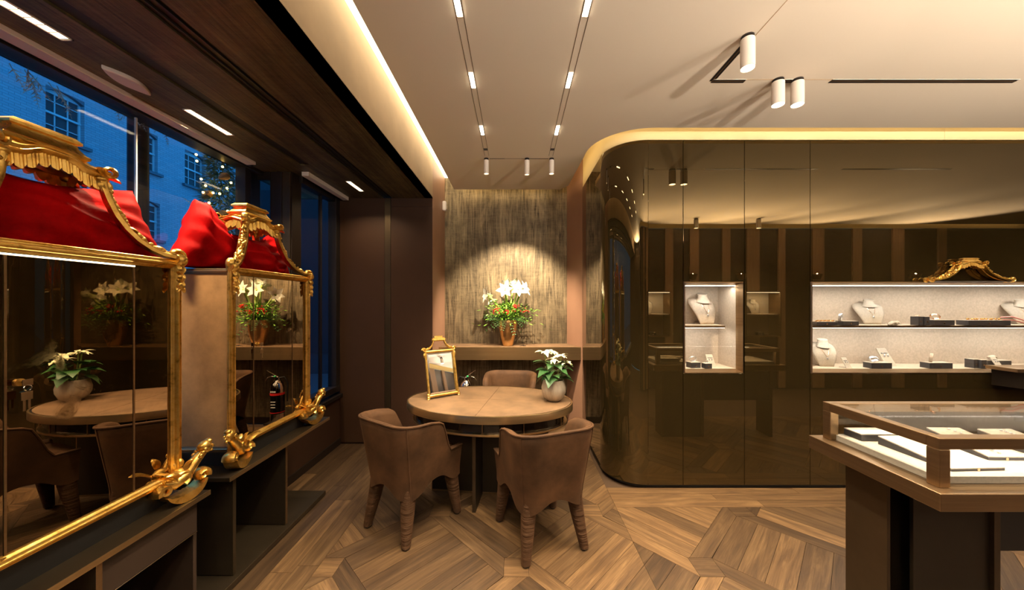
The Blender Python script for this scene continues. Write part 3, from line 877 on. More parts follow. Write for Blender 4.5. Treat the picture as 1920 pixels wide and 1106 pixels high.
slab('divider', b2, -1.95, XS-.035, 2.25, 2.268, .04, ZB-.022, mat='pedestal')
BX(XS-.037, XS-.033, 2.25, 2.268, .04, ZB-.022).build('edge_strip', M['brass'], b2)
BX(XS-.037, XS-.033, 1.83, 1.85, .04, ZB-.022).build('edge_strip', M['darkbrass'], b2)
slab('back_panel', b2, -1.87, -1.85, 1.85, 2.72, .04, ZB-.022, mat='pedestal')
slab('floor_slab', b2, -1.86, XS, 1.70, 2.667, .004, .036)

# ------------------------------------------------------------ table
TC = (-.205, 2.70); TA, TB_, TR = .652, .425, math.radians(-6)
tb = thing('oval_table', 'oval table with tan leather top and bronze rim', 'table', (*TC, 0), TR)
def ellp(a, b, n=64, a0=0, a1=2*PI, full=True):
    return [(a*math.cos(a0+(a1-a0)*k/n), b*math.sin(a0+(a1-a0)*k/n)) for k in range(n if full else n+1)]
r0 = ellp(TA, TB_); r1 = ellp(TA-.012, TB_-.012)
m = MB()
m.loft([[(x,y,.688) for x, y in r1], [(x,y,.688) for x, y in r0], [(x,y,.737) for x, y in r0], [(x*.997,y*.997,.741) for x, y in r0], [(x,y,.741) for x, y in r1], [(x,y,.735) for x, y in r1]], True, False)
m.build('bronze_rim', M['brassh'], tb, smooth=True, angle=30)
MB().prism(r1, .69, .734).build('tabletop_core', M['black'], tb)
for k in range(4):
    q = ellp(TA-.013, TB_-.013, 16, PI/2*k, PI/2*(k+1), False)
    poly = inset([(0,0)] + q, .0012)
    sk = math.radians(14)
    poly = [(x + y*math.tan(math.radians(3)), y) for x, y in poly]
    MB().prism(poly, .733, .7405).build('leather_segment', M['leather'], tb)
dr = ellp(.585, .36)
MB().prism(dr, .604, .69).build('recessed_drum', M['blackgloss'], tb)
r2 = ellp(.61, .385)
MB().prism(r2, .590, .604).build('lower_ring', M['brassh'], tb, bevel=.002)
for x in (-.56, -.30, .02, .30, .56):
    yy = -.385*math.sqrt(max(0, 1-(x/.61)**2))*.965
    BX(x-.003, x+.003, yy-.003, yy+.003, .604, .69).build('spacer', M['brass'], tb)
BX(-.46, .46, -.012, .012, .012, .59).build('pedestal_panel', M['pedestal'], tb)
BX(-.46, .46, -.016, .016, 0, .012).build('base_strip', M['brass'], tb)
for x in (-.466, .46): BX(x, x+.006, -.012, .012, .0, .59).build('edge_strip', M['brass'], tb)
BX(-.075, -.051, -.26, .26, .0, .59).build('pedestal_panel', M['pedestal'], tb)
for y in (-.266, .26): BX(-.075, -.051, y, y+.006, 0, .59).build('edge_strip', M['darkbrass'], tb)

# ------------------------------------------------------------ chairs
def make_chair(name, label):
    t = thing(name, label, 'chair', group='velvet armchairs around the oval table')
    NS = 48
    def outline(z):
        # open U outline: right front -> back -> left front
        f = max(0, min(1, (z-.34)/.40))
        hw = .222+.045*f; yb = -.245-.055*f; yf = .225+.01*f; rc = .13
        pts = []
        per = [(hw, yf), (hw, yb+rc)] ; segs = []
        L1 = yf-(yb+rc); L2 = PI/2*rc; L3 = 2*(hw-rc); T = 2*L1+2*L2+L3
        for k in range(NS+1):
            s = T*k/NS
            if s < L1: p = (hw, yf-s)
            elif s < L1+L2:
                a = (s-L1)/rc; p = (hw-rc+rc*math.cos(a), yb+rc-rc*math.sin(a))
            elif s < L1+L2+L3: p = (hw-rc-(s-L1-L2), yb)
            elif s < L1+2*L2+L3:
                a = (s-L1-L2-L3)/rc; p = (-hw+rc-rc*math.sin(a), yb+rc-rc*math.cos(a))
            else: p = (-hw, yb+rc+(s-L1-2*L2-L3))
            pts.append(p)
        return pts
    base = outline(.4)
    def zt(k):
        y = base[k][1]
        if y <= -.06: return .735+.018*max(0,min(1,(-.06-y)/.18))
        if y < .02: return .735-.022*(y+.06)/.08
        u = min(1, (y-.02)/.10); u = u*u*(3-2*u)
        return .713-(.713-.492)*u
    legs = [(.156,-.178),(-.156,-.178),(.178,.182),(-.178,.182)]
    def zb(k):
        d = min(math.hypot(base[k][0]-lx, base[k][1]-ly) for lx, ly in legs)
        return .350-.085*math.exp(-(max(0,d-.03)/.075)**2)
    NR = 9; outs = []; th = .05
    def nrm(p, k):
        a = p[max(k-1,0)]; b = p[min(k+1,NS)]
        dx, dy = b[0]-a[0], b[1]-a[1]; L = math.hypot(dx,dy)
        return (-dy/L, dx/L)      # inward for this winding
    rows = []
    for j in range(NR+1):
        row = []
        for k in range(NS+1):
            z = zb(k)+(zt(k)-zb(k))*j/NR
            p = outline(z)[k]; row.append((p[0], p[1], z))
        rows.append(row)
    inner = []
    for j, f in enumerate((1.0, .985, .9, .6, .3, 0)):
        row = []
        for k in range(NS+1):
            zi = .43+(zt(k)-.43)*f
            z = zi + (.012 if j == 0 else 0)*0
            o_ = outline(z); p = o_[k]; n_ = nrm(o_, k)
            # flip towards the centre
            cx, cy = -p[0], -p[1]
            if n_[0]*cx+n_[1]*cy < 0: n_ = (-n_[0], -n_[1])
            d = (.012, .038, th, th, th+.004, th+.008)[j]
            zz = z + (.010 if j == 0 else .004 if j == 1 else 0)
            row.append((p[0]+n_[0]*d, p[1]+n_[1]*d, zz))
        inner.append(row)
    allr = rows + inner
    m = MB(); m.loft(allr, False, False)
    # close underside and the two front ends
    n1 = NS+1; R = len(allr)
    fs = []
    for k in range(NS): fs.append((k, (R-1)*n1+k, (R-1)*n1+k+1, k+1))
    for k in (0, NS): fs.append(tuple(j*n1+k for j in range(R)))
    m.f += fs
    m.build('shell', M['velvet'], t, smooth=True, angle=62)
    # welt along the top edge
    wl_ = [(x, y, z+.004) for x, y, z in rows[-1]]
    MB().tube(wl_, .0065, 6).build('piping', M['velvet'], t, smooth=True)
    for s in (1, -1):
        kk = int(NS*.34) if s > 0 else NS-int(NS*.34)
        MB().tube([(r[kk][0]*1.004, r[kk][1]*1.004, r[kk][2]) for r in rows], .0032, 5).build('back_seam', M['velvet'], t, smooth=True)
    # seat cushion
    q = []
    for k in range(40):
        a = 2*PI*k/40; c, s_ = math.cos(a), math.sin(a); e = .42
        q.append((.212*abs(c)**e*(1 if c > 0 else -1), .02+.235*abs(s_)**e*(1 if s_ > 0 else -1)))
    def ring(sc, z): return [(x*sc, .02+(y-.02)*sc, z) for x, y in q]
    MB().loft([ring(.97,.36), ring(1.0,.385), ring(1.01,.43), ring(1.0,.462), ring(.95,.478), ring(.6,.486), ring(.1,.488)]).build('seat', M['velvet'], t, smooth=True, angle=70)
    for lx, ly in legs:
        sx = 1 if lx > 0 else -1; fy = 1 if ly > 0 else -1
        ex_ = .192*sx if fy < 0 else .205*sx; ey = -.225 if fy < 0 else .215
        rings = []
        for z, rr_, f in ((.42,.026,0),(.36,.036,0),(.31,.042,.0),(.26,.0425,.08),(.18,.038,.36),(.10,.032,.68),(.03,.027,.95),(.012,.026,1),(.0105,.016,1)):
            cx = lx+(ex_-lx)*f; cy = ly+(ey-ly)*f
            rings.append([(cx+rr_*abs(math.cos(2*PI*i/16))**.75*(1 if math.cos(2*PI*i/16)>0 else -1), cy+rr_*abs(math.sin(2*PI*i/16))**.75*(1 if math.sin(2*PI*i/16)>0 else -1), z) for i in range(16)])
        lg = MB().loft(rings).build('leg', M['velvetleg'], t, smooth=True, angle=60)
        MB().lathe([(.017,0),(.017,.012)], 12, Matrix.Translation((ex_, ey, 0))).build('foot_pad', M['black'], lg)
    return t
ch = make_chair('velvet_armchair', 'brown velvet armchair left of the table, seen from behind')
ch.location = (-.705, 2.375, 0); ch.rotation_euler = (0,0,math.radians(-33))
c2 = copy_tree(ch); c2.location = (.160, 2.226, 0); c2.rotation_euler = (0,0,math.radians(21)); c2['label'] = 'brown velvet armchair nearest the camera at the right of the table'
c3 = copy_tree(ch); c3.location = (-.06, 3.45, 0); c3.rotation_euler = (0,0,math.radians(176)); c3['label'] = 'brown velvet armchair behind the table, only its backrest showing'

# ------------------------------------------------------------ gilt display cabinets
def spiral(mb, c, u, v, r0, r1, turns, t0, t1, n=26, start=0.0, seg=7, flat=1.0):
    c = Vector(c); u = Vector(u).normalized(); v = Vector(v).normalized(); pts = []; rad = []
    for k in range(n+1):
        f = k/n; a = start+2*PI*turns*f; r = r0+(r1-r0)*f
        pts.append(c+u*math.cos(a)*r+v*math.sin(a)*r); rad.append(t0+(t1-t0)*f)
    mb.tube(pts, rad, seg, flat=flat, up=u.cross(v))
def leafblob(mb, p, d, L, W, T, rn, curl=.3):
    # acanthus-like leaf: ridged tapering strip curling at the tip
    p = Vector(p); d = Vector(d).normalized()
    up = Vector((0,0,1)) if abs(d.z) < .9 else Vector((1,0,0))
    s = d.cross(up).normalized(); n = s.cross(d).normalized(); rings = []
    for k in range(6):
        f = k/5; w_ = W*math.sin(PI*min(1, .18+.82*f))**.8*(1 if f < 1 else .1)+.001
        c = p+d*L*f+n*(T*1.2*math.sin(PI*f)+curl*L*f*f)
        rings.append([tuple(c+s*w_*x+n*T*(z if f < 1 else z*.3)) for x, z in ((-1,0),(-.5,.8),(0,.35),(.5,.8),(1,0),(0,-.5))])
    mb.loft(rings)
def rosette(mb, c, n, r):
    c = Vector(c); n = Vector(n).normalized(); u = n.orthogonal().normalized(); v = n.cross(u)
    mb.ell(c+n*r*.25, r*.34, 7, 5)
    for k in range(5):
        a = 2*PI*k/5; mb.ell(c+(u*math.cos(a)+v*math.sin(a))*r*.62, r*.40, 7, 5)
def moulding(p0, p1, w_, d_, out, side, name, par, mat='gold'):
    # stepped picture-frame moulding from p0 to p1; side = across the face, out = away from the face
    p0, p1 = Vector(p0), Vector(p1); side = Vector(side); out = Vector(out)
    prof = [(-.5,0),(-.5,.55),(-.42,.7),(-.33,.55),(-.22,.6),(-.1,.95),(.05,1.0),(.17,.85),(.24,.5),(.34,.42),(.42,.25),(.5,.2),(.5,0)]
    m = MB(); rings = [[tuple(p+side*a*w_+out*b*d_) for a, b in prof] for p in (p0, p1)]
    m.loft(rings)
    return m.build(name, M[mat], par, smooth=True, angle=35)

def gilt_roof(par, cv, LA, LB, ca, cb, z0, H, sc=1.0, seed=1, flowers=True):
    rn = random.Random(seed)
    zl = z0+H*.72
    for sa in (-1, 1):
        for sb in (-1, 1):
            m = MB(); pts = []
            prof = [(0,1),(.03,.86),(.09,.70),(.18,.53),(.30,.38),(.45,.25),(.62,.15),(.80,.085),(1,.06)]
            for h, z in prof:
                pts.append(Vector(cv(sa*(ca+(LA-ca)*h), sb*(cb+(LB-cb)*h), z0+(zl-z0)*z)))
            dr_ = (pts[-1]-pts[0]); dr_.z = 0; dr_.normalize(); sd = dr_.cross(Vector((0,0,1)))
            rings = []
            for k, p in enumerate(pts):
                t = (pts[min(k+1,len(pts)-1)]-pts[max(k-1,0)]).normalized(); nn = sd.cross(t).normalized()
                if nn.z < 0: nn = -nn
                ww = (.019 if k < 2 else .023)*sc; tt = .012*sc
                rings.append([tuple(p+sd*a*ww+nn*b*tt) for a, b in ((-1,-.6),(-1,.6),(-.75,1),(-.55,.5),(0,.7),(.55,.5),(.75,1),(1,.6),(1,-.6),(0,-1))])
            m.loft(rings)
            e = pts[-1]+Vector((0,0,.012*sc))
            spiral(m, e, dr_, (0,0,1), .028*sc, .006*sc, 1.35, .013*sc, .007*sc, 22, -PI/2, 7, 1.7)
            t0 = pts[0]
            leafblob(m, t0+Vector((0,0,-.004*sc)), (dr_*.3+Vector((0,0,-1))), .075*sc, .024*sc, .010*sc, rn, -.12)
            leafblob(m, t0+dr_*.01*sc, (dr_*.9+Vector((0,0,-.6))), .045*sc, .020*sc, .008*sc, rn, .4)
            m.ell(t0+Vector((0,0,-.01*sc)), (.024*sc,.024*sc,.018*sc), 9, 6)
            lg = m.build('roof_rib', M['gold'], par, smooth=True, angle=50)
            gm = MB()
            for k in range(2, len(pts)):
                for q in range(4):
                    f = q/4; p = pts[k-1].lerp(pts[k], f); t = (pts[k]-pts[k-1]).normalized(); nn = sd.cross(t).normalized()
                    if nn.z < 0: nn = -nn
                    gm.ell(p+nn*.014*sc+sd*rn.uniform(-.012,.012)*sc, (rn.uniform(.008,.0125)*sc, .0105*sc, .010*sc), 6, 4)
            if flowers:
                for k in (3, 5):
                    p = pts[k]; rosette(gm, p+Vector((0,0,.012*sc))+dr_*.008*sc, dr_+Vector((0,0,.9)), .027*sc)
                for k in (2, 4, 6):
                    leafblob(gm, pts[k]+Vector((0,0,.010*sc)), (pts[min(k+1,8)]-pts[k]), .06*sc, .017*sc, .009*sc, rn, .1)
            gm.build('garland', M['gold'], lg, smooth=True, angle=60)
    # crest: stepped canopy with arched cornice and scalloped valance
    def rect(a, b, z, n=22, arch=0.0):
        out = []
        cor = [(-a,-b),(a,-b),(a,b),(-a,b)]
        for q in range(4):
            p, r = cor[q], cor[(q+1)%4]
            for k in range(n):
                f = k/n; x = p[0]+(r[0]-p[0])*f; y = p[1]+(r[1]-p[1])*f
                dz = arch*math.exp(-((f-.5)/.24)**4) if q % 2 == 0 else arch*.5*math.exp(-((f-.5)/.24)**2)
                out.append(cv(x, y, z+dz))
        return out
    h = H*.30; zz = zl-.004*sc; A = .030*sc
    m = MB()
    rows = [(.90,.86,-.02,A),(1.02,1.02,-.02,A),(1.10,1.14,.03,A),(1.13,1.20,.09,A),(1.06,1.08,.16,A),(1.08,1.12,.22,A*.9),(.98,.95,.28,A*.6),(.86,.78,.34,0),(.80,.70,.40,0),(.86,.78,.44,0),(.88,.82,.52,0),(.80,.72,.56,0),(.66,.60,.72,0),(.64,.58,.80,0),(.72,.70,.83,0),(.72,.70,.90,0),(.66,.64,.95,0),(.60,.56,1.0,0)]
    m.loft([rect(ca*a, cb*b, zz+h*z, 22, ar) for a, b, z, ar in rows])
    m.build('canopy', M['gold'], par, smooth=True, angle=28)
    vm = MB(); n = 72
    for side in range(4):
        a, b = ca*1.0, cb*1.0
        cor = [(-a,-b),(a,-b),(a,b),(-a,b)]; p, r = cor[side], cor[(side+1)%4]
        nx, ny = [(0,-1),(1,0),(0,1),(-1,0)][side]
        top, bot, inn, int_ = [], [], [], []
        nn = n if side % 2 == 0 else 40
        for k in range(nn+1):
            f = k/nn; x = p[0]+(r[0]-p[0])*f; y = p[1]+(r[1]-p[1])*f
            arch = A*math.exp(-((f-.5)/.24)**4)*(1 if side % 2 == 0 else .5)
            cyc = 9 if side % 2 == 0 else 5; w0 = abs(math.sin(f*cyc*PI)); rip = .006*sc*w0+.0022*sc*math.cos(f*cyc*6*PI)
            drop = (.036+.014*w0**.7)*sc
            top.append(cv(x+nx*rip*.5, y+ny*rip*.5, zz+arch))
            bot.append(cv(x+nx*(rip+.003*sc), y+ny*(rip+.003*sc), zz+arch-drop))
            inn.append(cv(x-nx*.006*sc, y-ny*.006*sc, zz+arch-drop+.003*sc)); int_.append(cv(x-nx*.006*sc, y-ny*.006*sc, zz+arch))
        vm.loft([top, bot, inn, int_], False, False)
    vm.build('scalloped_valance', M['gold'], par, smooth=True, angle=35)
    for sa in (-1, 1):
        for sb in (-1, 1):
            vm = MB(); c = Vector(cv(sa*(ca*1.13), sb*(cb*1.20), zz+.030*sc))
            o_ = Vector(cv(0,0,0)); dd = Vector(cv(sa*ca, sb*cb*.8, 0))-o_; dd.normalize()
            spiral(vm, c, dd, (0,0,1), .026*sc, .005*sc, 1.4, .010*sc, .006*sc, 22, PI*.9, 7, 2.0)
            vm.build('corner_volute', M['gold'], par, smooth=True, angle=50)

def gilt_foot(par, sx, sy, px_, py_):
    # rocking scroll foot with a turned-out bust; plane follows the diagonal
    d = Vector((sx*.22, sy*.97, 0)).normalized(); s = d.cross(Vector((0,0,1))); up = Vector((0,0,1)); o = Vector((px_, py_, 0))
    m = MB()
    K = 1.28
    def P(a, z, b=0): return o+d*a*K+up*z*K+s*b*K
    # rocker: wide crescent, fluted
    rings = []
    for k in range(17):
        a = math.radians(202+(352-202)*k/16); R1 = .062; R0 = .062-.026*math.sin(PI*k/16)-.004
        cx, cz = .030, .0625
        hw = .026
        flt = .0015 if k % 2 else 0
        po = [P(cx+R1*math.cos(a)*1.05, cz+R1*math.sin(a), -hw), P(cx+R1*math.cos(a)*1.05, cz+R1*math.sin(a), hw),
              P(cx+(R0+flt)*math.cos(a)*1.05, cz+(R0+flt)*math.sin(a), hw), P(cx+(R0+flt)*math.cos(a)*1.05, cz+(R0+flt)*math.sin(a), -hw)]
        rings.append([tuple(q) for q in po])
    m.loft(rings)
    spiral(m, P(.030+.057,.066), d, up, .020*K, .004*K, 1.3, .012*K, .007*K, 20, -.4, 7, 2.2)
    spiral(m, P(-.030,.062), -d, up, .020*K, .004*K, 1.3, .012*K, .007*K, 20, -.4, 7, 2.2)
    m.build('scroll_foot', M['gold'], par, smooth=True, angle=40)
    m = MB()
    spiral(m, P(.018,.088), d, up, .027*K, .005*K, 1.4, .013*K, .008*K, 24, -1.2, 7, 1.8)
    m.tube([P(-.03,.085), P(.0,.072), P(.035,.085), P(.055,.112), P(.078,.135), P(.095,.148)], [.018,.026,.027,.025,.021,.017], 10)
    for b in (-1, 1):
        leafblob(m, P(.0,.10,b*.02), (d*-.9+s*b*.5+up*.25), .06*K, .02*K, .008*K, random.Random(3), .2)
        leafblob(m, P(.03,.115,b*.018), (d*.1+s*b*.6+up*.8), .04*K, .015*K, .006*K, random.Random(4), .1)
    m.build('scroll_neck', M['gold'], par, smooth=True, angle=55)
    m = MB(); Rm = Matrix((d, s, up)).transposed()
    m.ell(P(.104,.160), (.021*K,.017*K,.022*K), 12, 8, R=Rm)               # face
    m.ell(P(.097,.168), (.022*K,.020*K,.020*K), 12, 8, R=Rm)               # hair cap
    m.ell(P(.112,.182), (.012*K,.014*K,.010*K), 9, 6, R=Rm)                # top knot
    m.ell(P(.128,.158), (.006*K,.0045*K,.006*K), 7, 5, R=Rm)               # nose
    m.ell(P(.122,.145), (.007*K,.008*K,.006*K), 7, 5, R=Rm)                # chin
    for b in (-1, 1):
        m.ell(P(.121,.166,b*.008), (.004*K,.005*K,.003*K), 6, 4, R=Rm)     # brows
        for q in range(3): m.ell(P(.092-.008*q,.160-.009*q,b*.017), (.009*K,.006*K,.008*K), 7, 5, R=Rm)   # curls
    m.build('bust_head', M['gold'], par, smooth=True, angle=60)

CW, CD, CB, CT = .3575, .175, .096, 1.099       # half width, half depth, body bottom and top above the bench
def make_cabinet(label):
    t = thing('gilt_display_cabinet', label, 'display cabinet', group='gilt cabinets in the shop window')
    BX(-CD+.03, CD-.03, -CW+.03, CW-.03, 0, CB).build('inner_plinth', M['black'], t)
    BX(-CD, -CD+.012, -CW, CW, CB, CT).build('back_panel', M['suede'], t)
    BX(-CD, CD-.02, -CW, CW, CB-.012, CB+.01).build('bottom_board', M['darkwood'], t)
    BX(-CD, CD-.02, -CW, CW, CT-.02, CT-.004).build('top_board', M['darkbrass'], t)
    for s in (-1, 1):
        BX(-CD+.012, CD-.02, s*CW-(.012 if s > 0 else 0), s*CW+(0 if s > 0 else .012), CB, CT-.02).build('suede_side', M['suede'], t)
        moulding((-CD, s*CW, CT-.02), (CD-.02, s*CW, CT-.02), .03, .012, (0,s,0), (0,0,-1), 'side_moulding', t, 'brass')
        moulding((-CD, s*CW, CB+.01), (CD-.02, s*CW, CB+.01), .03, .012, (0,s,0), (0,0,-1), 'side_moulding', t, 'brass')
        moulding((-CD+.012, s*CW, CB), (-CD+.012, s*CW, CT), .03, .012, (0,s,0), (1,0,0), 'side_moulding', t, 'brass')
        # returns of the front stiles
        moulding((CD-.012, s*CW, CB), (CD-.012, s*CW, CT), .022, .010, (0,s,0), (1,0,0), 'side_moulding', t)
    fx = CD-.02
    fw = .042
    moulding((fx,-CW,CT-fw/2+.006), (fx,CW,CT-fw/2+.006), fw, .026, (1,0,0), (0,0,-1), 'top_rail', t)
    moulding((fx,-CW,CB+.017), (fx,CW,CB+.017), .034, .026, (1,0,0), (0,0,1), 'bottom_rail', t)
    for s in (-1, 1):
        moulding((fx,s*(CW-.017),CB), (fx,s*(CW-.017),CT), .034, .026, (1,0,0), (0,-s,0), 'stile', t)
    dz0, dz1 = CB+.034, CT-fw+.004
    e = CW-.18
    for y0, y1 in ((-CW+.034,-e-.004), (-e+.002, e-.002), (e+.004, CW-.034)):
        BX(fx-.01, fx, y0, y1, dz0, dz1).build('smoked_mirror', M['smoked'], t)
    for y in (-e, e):
        BX(fx-.01, fx+.002, y-.003, y+.003, dz0, dz1).build('door_edge', M['brass'], t)
    BX(fx-.002, fx+.006, -CW+.034, e, dz1-.006, dz1-.001).build('led_strip', M['led'], t)
    # lock with a bunch of keys on the hinge-less side of the door
    k = MB(); k.lathe([(.001,.0),(.012,0),(.012,.006),(.001,.008)], 14, Matrix.Translation((fx, -e+.03, .655)) @ Matrix.Rotation(PI/2, 4, 'Y'))
    lk = k.build('lock', M['gold'], t, smooth=True)
    k = MB(); k.box(fx+.008, fx+.028, -e+.029, -e+.031, .652, .658); k.box(fx+.026, fx+.029, -e+.018, -e+.042, .645, .665)
    k.build('key', M['brass'], lk, bevel=.001)
    k = MB(); k.torus((0,0,0), .009, .0015, 14, 5, Matrix.Translation((fx+.028, -e+.03, .638)) @ Matrix.Rotation(PI/2, 4, 'Y')); k.build('key_ring', M['chrome'], lk)
    k = MB(); k.box(fx+.026, fx+.028, -e+.016, -e+.042, .600, .626); k.box(fx+.026, fx+.028, -e+.020, -e+.026, .566, .600); k.box(fx+.026, fx+.028, -e+.031, -e+.037, .572, .600)
    k.build('hanging_keys', M['brass'], lk, bevel=.001)
    # top corner consoles with leaf drops
    rn = random.Random(9)
    for s in (-1, 1):
        m = MB(); c = Vector((CD-.004, s*(CW-.008), CT+.004))
        m.lathe([(.006,-.022),(.020,-.02),(.020,.02),(.006,.022)], 14, Matrix.Translation(c) @ Matrix.Rotation(PI/2, 4, 'X'))
        spiral(m, c+Vector((0,0,.004)), (1,0,0), (0,0,1), .026, .008, 1.2, .009, .006, 20, -1.2, 7, 2.2)
        for k in range(3):
            z = CT-.035-.035*k
            leafblob(m, (CD+.0, s*(CW-.014), z+.02), (.15,0,-1), .05, .020-.003*k, .010, rn, .15)
        rosette(m, (CD+.010, s*(CW-.014), CT-.085), (1,0,0), .018)
        for b in (-1, 1): leafblob(m, (CD+.002, s*(CW-.014)+b*.006, CT-.115), (.1,b*.4,-1), .035, .010, .006, rn, .1)
        m.build('corner_console', M['gold'], t, smooth=True, angle=50)
    for sx in (-1, 1):
        for sy in (-1, 1):
            gilt_foot(t, sx, sy, sx*(CD+.016), sy*(CW-.055))
    gilt_roof(t, lambda a, b, z: (b, a, z), CW-.012, CD-.012, .134, .070, CT-.004, .435)
    return t
cab = make_cabinet('near gilt framed cabinet with smoked mirror door, cut by the left edge')
cab.location = (-1.725, 1.2275, ZB)
cab2 = copy_tree(cab); cab2.location = (-1.725, 2.2255, ZB); 
for o in list(bpy.data.objects):
    if o.parent == cab2 and o.name.startswith('led_strip'): bpy.data.objects.remove(o)
cab2['label'] = 'far gilt framed cabinet with smoked mirror door, mirroring the flowers'

# red velvet cushions on top of the cabinets
def cushion(label, c, half, T, M3, seed, droop=.0, taper=0, shift=0):
    n = 26; rn = random.Random(seed); ph = [rn.uniform(0,6) for _ in range(8)]
    vs = []; fs = []
    for side in (1, -1):
        for i in range(n+1):
            for j in range(n+1):
                u = -1+2*i/n; v = -1+2*j/n
                x = u*(1-.035*(1-v*v)); y = v*(1-.035*(1-u*u))
                th = T*max(0,(1-u*u))**.42*max(0,(1-v*v))**.42
                wr = 1+.24*math.sin(3.1*u+2.3*v+ph[0])+.17*math.sin(7*u-4*v+ph[1]+1.5*math.sin(3*v))+.11*math.sin(13*v+5*u+ph[2]+2*math.sin(2.5*u))
                th *= wr
                z = side*th*(1-.45*taper*(v+1)/2)
                x = x*(1-taper*(v+1)/2)+shift*(v+1)/2
                vs.append((x*half[0], y*half[1]-droop*(1-abs(u))*.5*(1+v), z))
    N = (n+1)*(n+1)
    for sd in range(2):
        for i in range(n):
            for j in range(n):
                q = [sd*N+i*(n+1)+j, sd*N+(i+1)*(n+1)+j, sd*N+(i+1)*(n+1)+j+1, sd*N+i*(n+1)+j+1]
                fs.append(tuple(q) if sd == 0 else tuple(q[::-1]))
    m = MB(); m.add(vs, fs)
    o = bpy.data.objects.new('velvet_cushion', m.mesh('velvet_cushion', M['red'], True, 80))
    bm = bmesh.new(); bm.from_mesh(o.data); bmesh.ops.remove_doubles(bm, verts=bm.verts, dist=.0004); bm.to_mesh(o.data); bm.free()
    for p in o.data.polygons: p.use_smooth = True
    C.objects.link(o)
    # settle the cushion on the cabinet top: what would sink below it is pressed flat and bulges out
    Mw = M3.to_4x4(); zf = TOP+.004-c[2]
    for vt in o.data.vertices:
        p = Mw @ vt.co
        if p.z < zf:
            p.x *= 1.0; p.y *= 1+.35*min(.15, zf-p.z); p.z = zf+.02*(p.z-zf)*0
        vt.co = p
    o.location = c
    return tag(o, label, 'cushion', 'red velvet cushions')
def basis(u, v):
    u = Vector(u).normalized(); v = Vector(v); v = (v-u*v.dot(u)).normalized(); w_ = u.cross(v)
    return Matrix((u, v, w_)).transposed()
TOP = ZB+CT
cushion('red velvet cushion slumped on the near cabinet, corner pointing right', (-1.745, 1.305, TOP+.130), (.325,.185), .085, basis((0,1,.10),(-.35,0,1)), 3, .05)
cushion('folded red velvet cushion at the near end of the near cabinet', (-1.74, 1.00, TOP+.15), (.13,.15), .09, basis((.25,1,-.12),(-.3,0,1)), 5, .02)
cushion('tall pointed red velvet cushion at the near end of the far cabinet', (-1.825, 2.02, TOP+.20), (.28,.215), .10, basis((0,1,.0),(-.16,0,1)), 8, .0, .86, .0)
cushion('red velvet cushion crumpled at the far end of the far cabinet', (-1.765, 2.38, TOP+.130), (.20,.17), .085, basis((0,1,.22),(-.25,-.2,1)), 12, .06)

# ------------------------------------------------------------ things on the table
ZT = .741
tm = thing('table_mirror', 'small gilt framed standing mirror on the oval table', 'mirror', (-.575, 2.755, ZT), math.atan2(.16,.23))
tilt = math.radians(-15)
Rt = Matrix.Rotation(tilt, 4, 'X')
def tmb(mb, name, mat, par=tm, **kw):
    mb.v = [tuple(Rt @ Vector(p)) for p in mb.v]
    return mb.build(name, M[mat], par, **kw)
W2, H2 = .128, .365
tmb(BX(-W2+.01, W2-.01, -.001, .012, .03, H2), 'backboard', 'darkwood')
tmb(BX(-W2+.026, W2-.026, -.006, -.002, .046, H2-.016), 'looking_glass', 'mirror')
bv = MB()
o_ = [(-W2+.016,.036),(W2-.016,.036),(W2-.016,H2-.006),(-W2+.016,H2-.006)]; i_ = [(-W2+.027,.047),(W2-.027,.047),(W2-.027,H2-.017),(-W2+.027,H2-.017)]
bv.loft([[(x,-.003,z) for x, z in o_], [(x,-.0062,z) for x, z in i_]], True, False)
tmb(bv, 'bevel_border', 'mirror', recalc=False)
for (x0,z0,x1,z1) in ((-W2,.022,W2,.022),(-W2,H2+.008,W2,H2+.008),(-W2+.006,.01,-W2+.006,H2+.015),(W2-.006,.01,W2-.006,H2+.015)):
    m = MB(); m.tube([(x0,-.004,z0),(x1,-.004,z1)], .0115, 10); m.tube([(x0,-.012,z0),(x1,-.012,z1)], .005, 6)
    tmb(m, 'frame_rail', 'gold', smooth=True)
for sx in (-1, 1):
    m = MB(); spiral(m, (sx*(W2+.002),-.006,H2+.022), (sx,0,0), (0,0,1), .017, .004, 1.3, .008, .005, 18, 0); m.ell((sx*(W2+.004),-.006,H2-.02), (.010,.010,.022), 8, 6)
    tmb(m, 'corner_volute', 'gold', smooth=True)
    m = MB(); m.ell((sx*W2,-.004,.012), (.014,.014,.014), 10, 7); m.ell((sx*W2,-.004,.032), (.013,.012,.016), 8, 6); m.lathe([(.014,-.003),(.010,.006)], 10, Matrix.Translation((sx*W2,-.004,.003)))
    tmb(m, 'foot', 'gold', smooth=True)
    pts = [(sx*x,-.006,z) for x, z in ((.115,H2+.026),(.085,H2+.034),(.065,H2+.050),(.052,H2+.075),(.048,H2+.10))]
    m = MB(); m.tube(pts, [.007,.008,.008,.007,.008], 7)
    for k in range(13):
        f = k/12*(len(pts)-1); a = int(min(f, len(pts)-2)); p = Vector(pts[a]).lerp(Vector(pts[a+1]), f-a)
        m.ell(p+Vector((0,-.006,.005)), .006, 6, 4)
    tmb(m, 'crest_rib', 'gold', smooth=True)
m = MB(); m.box(-.058,.058,-.016,.010,H2+.100,H2+.112); m.box(-.050,.050,-.014,.008,H2+.112,H2+.118); m.box(-.036,.036,-.012,.008,H2+.118,H2+.134)
for k in range(12): m.ell((-.05+.1*k/11,-.014,H2+.098), (.006,.005,.010), 6, 4)
tmb(m, 'crest_canopy', 'gold')
